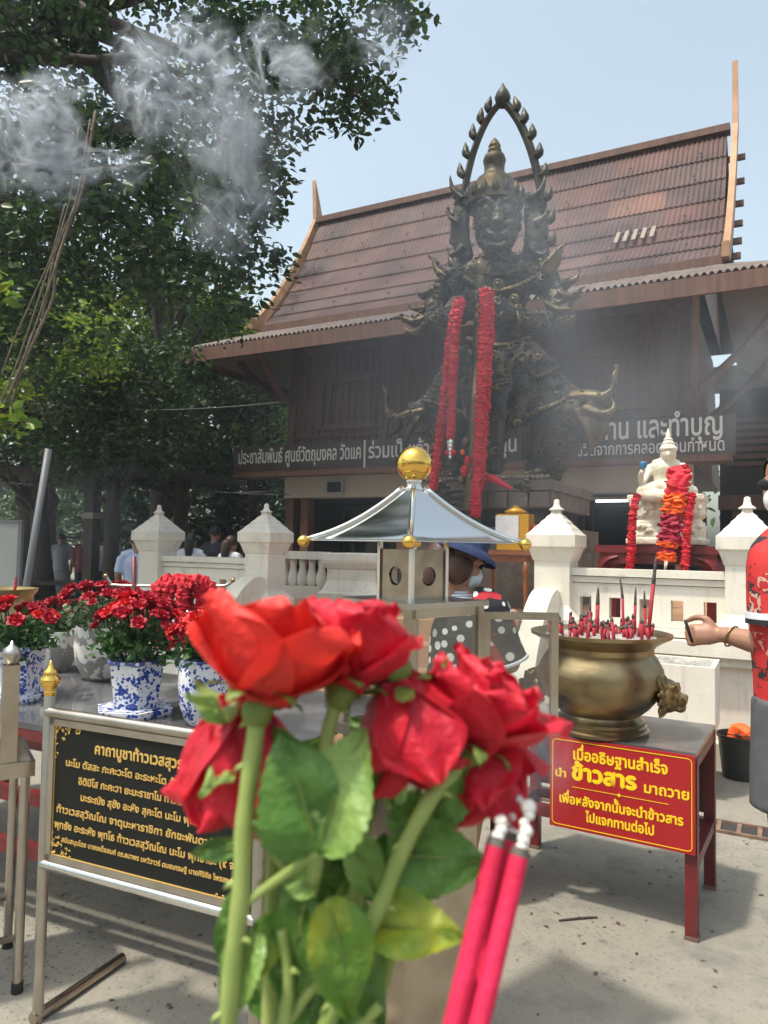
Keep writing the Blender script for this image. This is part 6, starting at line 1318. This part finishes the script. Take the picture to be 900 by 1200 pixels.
def leaf(t, base, tip, width, d0, d1, m, side=0.0, curl=.15, seed=1, fold=.28):
    """a rose leaf: serrated blade folded along its midrib; base and tip are points in space"""
    a, b = P(*base, d0), P(*tip, d1); ax = b-a; L = ax.length; ax.normalize(); vw = (EYE-a).normalized(); nn = (vw-ax*vw.dot(ax)).normalized(); sd_ = ax.cross(nn).normalized()
    nn = (nn*math.cos(side)+sd_*math.sin(side)).normalized(); sd_ = ax.cross(nn).normalized(); Wd = width*(d0+d1)/2/FPX; bm = B(); nu, nv = 12, 22; rows = []
    for j in range(nv+1):
        v = j/nv; w = Wd*.5*(math.sin(PI*v**.80)**.75)*(1-.12*v) if 0 < v < 1 else .0003; w *= 1+(.045 if j % 2 else -.035)
        c = a+ax*(v*L)+nn*(curl*L*(math.sin(PI*v)*.6-v*v*.5)); row = []
        for i in range(nu+1):
            s = 2*i/nu-1; vein = .0007*math.cos(abs(s)*9-v*34)*(1-abs(s))*(1 if abs(s) > .05 else 0)
            row.append(bm.verts.new(c+sd_*(s*w)+nn*(abs(s)**1.4*w*fold+vein+.0016*math.sin(v*9+s*4+seed))-ax*(abs(s)*w*.18)))
        rows.append(row)
    for p_, q_ in zip(rows, rows[1:]):
        for i in range(nu): bm.faces.new((p_[i], p_[i+1], q_[i+1], q_[i]))
    o = obj('leaf', bm, M[m], t, w=True, smooth=True, recalc=False); bm = B(); pts = [a+ax*(v*L)+nn*(curl*L*(math.sin(PI*v)*.6-v*v*.5)+.0004) for v in [k/10 for k in range(11)]]; tube(bm, pts, [.0006*(1-.8*k/10)+.0002 for k in range(11)], 6); r_ = obj('midrib', bm, M['sepal'], o, w=True, smooth=True); return o
D0 = .34
# layers: count, lean at foot, lean at lip, length, width, start radius, lip curl, cup, ruffle
A_ = rose('big scarlet rose with a broad wide open outer petal, upper left of the held bunch', (304, 824), D0, (.20, 1, .34), M['petal_orange'], ((5, .02, .12, .040, .034, .003, .2, .7, .05), (5, .20, .22, .046, .046, .006, .4, .6, .06), (4, .50, .28, .051, .060, .006, .5, .5, .06), (4, .92, .42, .049, .070, .006, .6, .42, .07)), 3, 1.15)
stem(A_, [(303, 828, D0), (297, 880, D0-.004), (287, 960, D0-.008), (282, 1050, D0-.012), (273, 1130, D0-.014), (262, 1260, D0-.016)], .0042, 6, 3)
stem(A_, [(283, 1062, D0-.012), (318, 1036, D0-.012), (372, 998, D0-.016)], .0021, 0, 4, 'petiole'); stem(A_, [(296, 965, D0), (320, 1000, D0+.004), (345, 1034, D0+.006)], .0016, 0, 4, 'petiole')
leaf(A_, (372, 1000), (330, 858), 126, D0-.016, D0-.010, 'bleaf', .15, .10, 1, .18); leaf(A_, (372, 1000), (426, 852), 112, D0-.016, D0-.004, 'bleaf_pale', -.35, .12, 2, .34)
leaf(A_, (288, 1040), (256, 1134), 40, D0, D0+.004, 'bleaf', .5, .1, 3); leaf(A_, (290, 995), (222, 1000), 30, D0+.01, D0+.02, 'bleaf', .3, .1, 4)
leaf(A_, (262, 848), (218, 812), 30, D0-.004, D0-.006, 'bleaf_pale', .6, .1, 5)
Dk = rose('crimson rose hanging head down at the left under the big scarlet rose', (284, 812), D0+.03, (-.05, -1, .12), M['petal_pink'], ((4, .05, .15, .050, .040, .003, .2, .6, .06), (5, .25, .22, .066, .048, .005, .3, .5, .08), (5, .55, .25, .068, .050, .006, .4, .45, .10)), 5, .2, 4)
stem(Dk, [(284, 812, D0+.03), (290, 800, D0+.035), (300, 830, D0+.04), (318, 930, D0+.04), (318, 1060, D0+.03), (312, 1260, D0+.02)], .0036, 3, 5)
leaf(Dk, (275, 905), (232, 930), 36, D0+.01, D0+.0, 'bleaf_pale', .8, .2, 6)
B1 = rose('crimson rose in the middle with one smooth rounded petal facing the camera', (402, 806), D0+.020, (.36, 1, .30), M['petal_pink'], ((4, .02, .10, .040, .032, .003, .2, .7, .05), (5, .20, .22, .044, .044, .005, .4, .6, .06), (4, .62, .36, .047, .052, .006, .6, .5, .07)), 8, 1.1)
stem(B1, [(402, 810, D0+.020), (386, 850, D0+.015), (376, 930, D0+.01), (370, 1010, D0+.004), (352, 1100, D0), (322, 1260, D0-.004)], .0034, 4, 7)
leaf(B1, (385, 1052), (412, 1200), 84, D0-.008, D0-.016, 'bleaf_yellow', -.2, .12, 8, .22); leaf(B1, (362, 1048), (330, 1182), 70, D0-.002, D0, 'bleaf', .3, .1, 9)
leaf(B1, (372, 1040), (326, 1030), 40, D0+.0, D0, 'bleaf_pale', .3, .1, 10)
B2 = rose('drooping crimson rose with hanging outer petals between the middle and right roses', (468, 792), D0+.025, (.25, -1, .10), M['petal_deep'], ((4, .05, .2, .045, .036, .003, .2, .6, .06), (5, .35, .22, .053, .046, .005, .4, .5, .08), (4, .8, .35, .052, .046, .006, .5, .45, .10)), 13, .0, 4)
for o in list(B2.children):
    if o.name.startswith('petal') and int(o.data.name[-3:] if o.data.name[-3:].isdigit() else 0) % 3 != 0: o.data.materials[0] = M['petal_pink']
stem(B2, [(468, 792, D0+.025), (455, 778, D0+.03), (440, 830, D0+.04), (432, 940, D0+.035), (412, 1080, D0+.02), (372, 1260, D0+.01)], .0034, 3, 9)
C_ = rose('big crimson rose at the right with petals spilling towards the red sign', (548, 876), D0+.03, (.52, 1, .18), M['petal_pink'], ((5, .02, .14, .040, .034, .003, .2, .7, .05), (5, .35, .30, .046, .046, .006, .5, .6, .06), (5, .80, .62, .048, .054, .006, .7, .5, .08)), 21, .9)
C2 = rose('wilted crimson rose with long petals hanging straight down at the right', (560, 838), D0+.05, (.12, -1, .05), M['petal_pink'], ((4, .10, .2, .040, .030, .003, .2, .6, .06), (4, .40, .2, .055, .038, .005, .4, .5, .10), (3, .8, .4, .050, .042, .006, .5, .45, .12)), 27, .5, 4)
stem(C_, [(546, 880, D0+.03), (534, 900, D0+.02), (505, 935, D0+.01), (470, 1000, D0+.004), (446, 1060, D0), (405, 1150, D0-.006), (352, 1270, D0-.01)], .0038, 5, 11)
stem(C2, [(566, 838, D0+.045), (560, 830, D0+.05), (560, 880, D0+.04), (516, 970, D0+.036), (470, 1080, D0+.024), (420, 1260, D0+.014)], .0034, 3, 12)
leaf(C_, (452, 1002), (572, 1010), 102, D0+.012, D0+.010, 'bleaf', .25, -.10, 14, .2); leaf(C_, (432, 1086), (546, 1098), 82, D0+.004, D0-.004, 'bleaf_yellow', -.35, .14, 15, .4)
leaf(C_, (490, 972), (566, 880), 62, D0+.02, D0+.03, 'bleaf', .4, .1, 16); leaf(C2, (430, 1090), (456, 1150), 40, D0+.02, D0+.03, 'bleaf', .9, .1, 17)
leaf(A_, (304, 1092), (262, 1196), 58, D0-.012, D0-.010, 'bleaf_pale', .35, .14, 71, .3); leaf(B1, (398, 1108), (452, 1206), 60, D0+.004, D0, 'bleaf', -.4, .12, 72, .3); leaf(Dk, (322, 1070), (300, 1150), 46, D0+.0, D0-.004, 'bleaf_yellow', .2, .1, 73, .25)
leaf(C_, (440, 1046), (392, 960), 56, D0+.012, D0+.016, 'bleaf_pale', .5, .1, 74, .3); leaf(B2, (426, 930), (468, 868), 52, D0+.02, D0+.02, 'bleaf', .3, .1, 75, .25); leaf(B1, (352, 900), (310, 850), 46, D0+.02, D0+.03, 'bleaf_pale', -.3, .1, 76, .25)
for pts in ([(398, 1120, D0), (360, 1165, D0-.004), (318, 1225, D0-.008)], [(445, 1178, D0-.004), (420, 1205, D0-.006), (396, 1240, D0-.008)], [(330, 1090, D0-.006), (338, 1150, D0-.008), (332, 1230, D0-.01)]): stem(B1, pts, .0024, 1, 5, 'side_stem')
g = random.Random(41)
for k in range(44):
    x, y = g.uniform(300, 490), g.uniform(880, 1190); a = g.uniform(0, 6.28); L = g.uniform(55, 95)
    if x > 440 and y > 1000: x -= 110
    if y > 1090: x = min(x, 400)
    leaf((Dk, B1, B2, C2)[k % 4], (x, y), (x+L*math.cos(a)*.6, y+L*math.sin(a)), g.uniform(34, 60), D0+.045+g.uniform(0, .03), D0+.045+g.uniform(0, .03), ('bleaf', 'bleaf', 'bleaf', 'bleaf_pale')[k % 4], g.uniform(-.6, .6), .12, 50+k)
# incense held beside the roses
def joss(label, top, bot, d0, d1, ash):
    a, b = P(*top, d0), P(*bot, d1); t_ = thing('held_incense_stick', label, 'incense', b, 0, 'three incense sticks held with the roses'); dv = (a-b).normalized()
    bm = B(); tube(bm, [b, a], .0046, 16); obj('coated_length', bm, M['joss'], t_, w=True, smooth='auto'); bm = B(); tube(bm, [a, a+dv*.004], [.0047, .0040], 14); obj('charred_ring', bm, M['burnt'], t_, w=True, smooth='auto')
    bm = B(); g = random.Random(ash); q = a+dv*.004
    for k in range(3+ash): ball(bm, q, .0034*g.uniform(.7, 1.1), sub=2); q = q+dv*.0038+CR(g.uniform(-.0022, .0022), 0, 0)
    obj('ash_tip', bm, M['white_ash'], t_, w=True, smooth=True)
M['joss'] = mat('pink_red_incense', (.66, .012, .075), .75, 0, (.56, .008, .055), 60, .4, .6, .15, 300)
joss('pink red incense stick held leftmost of the three, with short white ash tip', (580, 992), (528, 1215), D0+.01, D0-.02, 0)
joss('pink red incense stick held at the back, dark between the other two', (596, 985), (548, 1215), D0+.03, D0-.002, 2)
joss('pink red incense stick held rightmost of the three, with the longest ash tip', (608, 1004), (556, 1225), D0+.008, D0-.022, 3)

# ================================================================== SMOKE AND HAZE
def smoke(c, s, dens, scale, thr=.5, stretch=(1, 1, 1), seed=0, rot=(0, 0, 0), soft=1.0, col=(.84, .90, 1.0), contrast=3.0, detail=3.0, warp=.55):
    """a drifting cloud of incense smoke: real air with a ragged density, thinning to nothing at its rim"""
    bm = B(); bmesh.ops.create_icosphere(bm, subdivisions=3, radius=1.0); me = mesh_of('smoke', bm, None); o = omesh('smoke', me); o.location = c; o.scale = s; o.rotation_euler = rot; o['kind'] = 'stuff'
    m = bpy.data.materials.new('smoke_air'); m.use_nodes = True; t = m.node_tree; t.nodes.remove(t.nodes['Principled BSDF']); me.materials.append(m)
    tc = _n(t, 'ShaderNodeTexCoord'); mp = _n(t, 'ShaderNodeMapping'); mp.inputs['Location'].default_value = (seed*3.1, seed*1.7, seed*2.3); mp.inputs['Scale'].default_value = stretch; t.links.new(tc.outputs['Object'], mp.inputs[0])
    wn = _n(t, 'ShaderNodeTexNoise'); wn.inputs['Scale'].default_value = scale*.6; wn.inputs['Detail'].default_value = 1; t.links.new(mp.outputs[0], wn.inputs['Vector'])
    mw = _n(t, 'ShaderNodeMix', data_type='RGBA', blend_type='LINEAR_LIGHT'); mw.inputs[0].default_value = warp; t.links.new(mp.outputs[0], mw.inputs[6]); t.links.new(wn.outputs['Color'], mw.inputs[7])
    no = _n(t, 'ShaderNodeTexNoise'); no.inputs['Scale'].default_value = scale; no.inputs['Detail'].default_value = detail; no.inputs['Roughness'].default_value = .5; t.links.new(mw.outputs[2], no.inputs['Vector'])
    ab = _n(t, 'ShaderNodeMath', operation='SUBTRACT'); ab.inputs[1].default_value = .5; t.links.new(no.outputs[0], ab.inputs[0]); a2 = _n(t, 'ShaderNodeMath', operation='ABSOLUTE'); t.links.new(ab.outputs[0], a2.inputs[0])
    rg = _n(t, 'ShaderNodeMapRange'); rg.inputs[1].default_value = 0; rg.inputs[2].default_value = .16; rg.inputs[3].default_value = 1; rg.inputs[4].default_value = 0; t.links.new(a2.outputs[0], rg.inputs[0])
    pw = _n(t, 'ShaderNodeMath', operation='POWER'); pw.inputs[1].default_value = contrast; t.links.new(rg.outputs[0], pw.inputs[0])
    big = _n(t, 'ShaderNodeTexNoise'); big.inputs['Scale'].default_value = scale*.55; big.inputs['Detail'].default_value = 2; t.links.new(mp.outputs[0], big.inputs['Vector'])
    bg = _n(t, 'ShaderNodeMapRange'); bg.inputs[1].default_value = thr-.12; bg.inputs[2].default_value = thr+.16; t.links.new(big.outputs[0], bg.inputs[0])
    ln = _n(t, 'ShaderNodeVectorMath', operation='LENGTH'); t.links.new(tc.outputs['Object'], ln.inputs[0])
    fo = _n(t, 'ShaderNodeMapRange', interpolation_type='SMOOTHSTEP'); fo.inputs[1].default_value = 1-.75*soft; fo.inputs[2].default_value = .98; fo.inputs[3].default_value = 1; fo.inputs[4].default_value = 0; t.links.new(ln.outputs['Value'], fo.inputs[0])
    x1 = _n(t, 'ShaderNodeMath', operation='MULTIPLY'); t.links.new(pw.outputs[0], x1.inputs[0]); t.links.new(bg.outputs[0], x1.inputs[1])
    x2 = _n(t, 'ShaderNodeMath', operation='MULTIPLY'); t.links.new(x1.outputs[0], x2.inputs[0]); t.links.new(fo.outputs[0], x2.inputs[1])
    x3 = _n(t, 'ShaderNodeMath', operation='MULTIPLY'); x3.inputs[1].default_value = dens; t.links.new(x2.outputs[0], x3.inputs[0])
    pv = _n(t, 'ShaderNodeVolumePrincipled'); pv.inputs['Color'].default_value = rgba(col); pv.inputs['Anisotropy'].default_value = .1; t.links.new(x3.outputs[0], pv.inputs['Density']); t.links.new(pv.outputs[0], t.nodes['Material Output'].inputs['Volume'])
    return o
CAMROT = (0, 0, YAW)
FIL = dict(contrast=5.5, detail=1.35, warp=.95)
smoke(P(85, 165, 4.2), (.52, .36, .42), 44, 2.3, .55, (1, 1, 1), 1, CAMROT, **FIL)
smoke(P(0, 160, 4.0), (.22, .34, .36), 40, 1.7, .52, (1, 1, 1), 2, CAMROT, **FIL)
smoke(P(210, 90, 4.6), (.48, .46, .5), 40, 2.3, .55, (1, 1, 1), 3, CAMROT, **FIL)
smoke(P(340, 70, 5.2), (.42, .32, .4), 34, 2.0, .55, (1, 1, 1), 4, CAMROT, **FIL)
smoke(P(280, 205, 5.0), (.60, .40, .75), 20, 2.2, .55, (1, 1, .7), 5, CAMROT, **FIL)
smoke(P(450, 45, 6.0), (.40, .3, .35), 12, 1.8, .52, (1, 1, .8), 14, CAMROT, **FIL)
smoke(P(50, 600, 7.5), (1.6, .6, .9), .35, 1.5, .45, (1, 1, .8), 15, CAMROT, contrast=1.2)
smoke(P(600, 420, 6.6), (3.0, .8, 2.3), .33, 1.3, .38, (1, 1, .6), 6, CAMROT, contrast=.8)
smoke(P(690, 520, 5.6), (.75, .45, .85), .45, 1.5, .42, (1, 1, .55), 7, CAMROT, contrast=1.2)
smoke(P(590, 265, 7.0), (.8, .5, .7), .55, 1.6, .44, (1, 1, .8), 8, CAMROT, contrast=1.4)
smoke(P(850, 430, 5.6), (.75, .4, .85), .7, 1.6, .45, (1, 1, .55), 9, CAMROT, contrast=1.2)
smoke(P(640, 880, .52), (.028, .03, .060), 16, 1.5, .44, (1, 1, .5), 10, CAMROT, contrast=1.4)
bm = B(); hx0, hx1, hy0, hy1, hz0, hz1 = -60, 45, -6, 48, -1.0, 24.0; box(bm, ((hx0+hx1)/2, (hy0+hy1)/2, (hz0+hz1)/2), (hx1-hx0, hy1-hy0, hz1-hz0)); hz = obj('haze', bm, None); hz['kind'] = 'stuff'
m = bpy.data.materials.new('haze_air'); m.use_nodes = True; t = m.node_tree; t.nodes.remove(t.nodes['Principled BSDF']); pv = _n(t, 'ShaderNodeVolumePrincipled'); pv.inputs['Color'].default_value = (.80, .88, 1, 1); pv.inputs['Density'].default_value = .0018; t.links.new(pv.outputs[0], t.nodes['Material Output'].inputs['Volume']); hz.data.materials.append(m)

# scattered bits of petal, ash and leaf on the concrete
g = np.random.default_rng(9); n = 170; bits = []
for k in range(n):
    px, py = g.uniform(20, 900), g.uniform(960, 1195); q = G(px, py); a = g.uniform(0, 6.28); L = g.uniform(.004, .016); w = L*g.uniform(.25, .6); ux, uy = math.cos(a), math.sin(a); h = .004+L*.18
    bits += [(q.x-ux*L, q.y-uy*L, .003), (q.x-uy*w, q.y+ux*w, h), (q.x+ux*L, q.y+uy*L, .004), (q.x+uy*w, q.y-ux*w, .003)]
M['litter'] = mat('ground_litter', (1, 1, 1), .8, island=[(0, (.05, .04, .03)), (.5, (.12, .09, .06)), (.8, (.03, .028, .025)), (1, (.25, .03, .03))])
o = omesh('litter', np_mesh('litter', np.array(bits), np.arange(n*4).reshape(-1, 4), M['litter'])); o['kind'] = 'stuff'
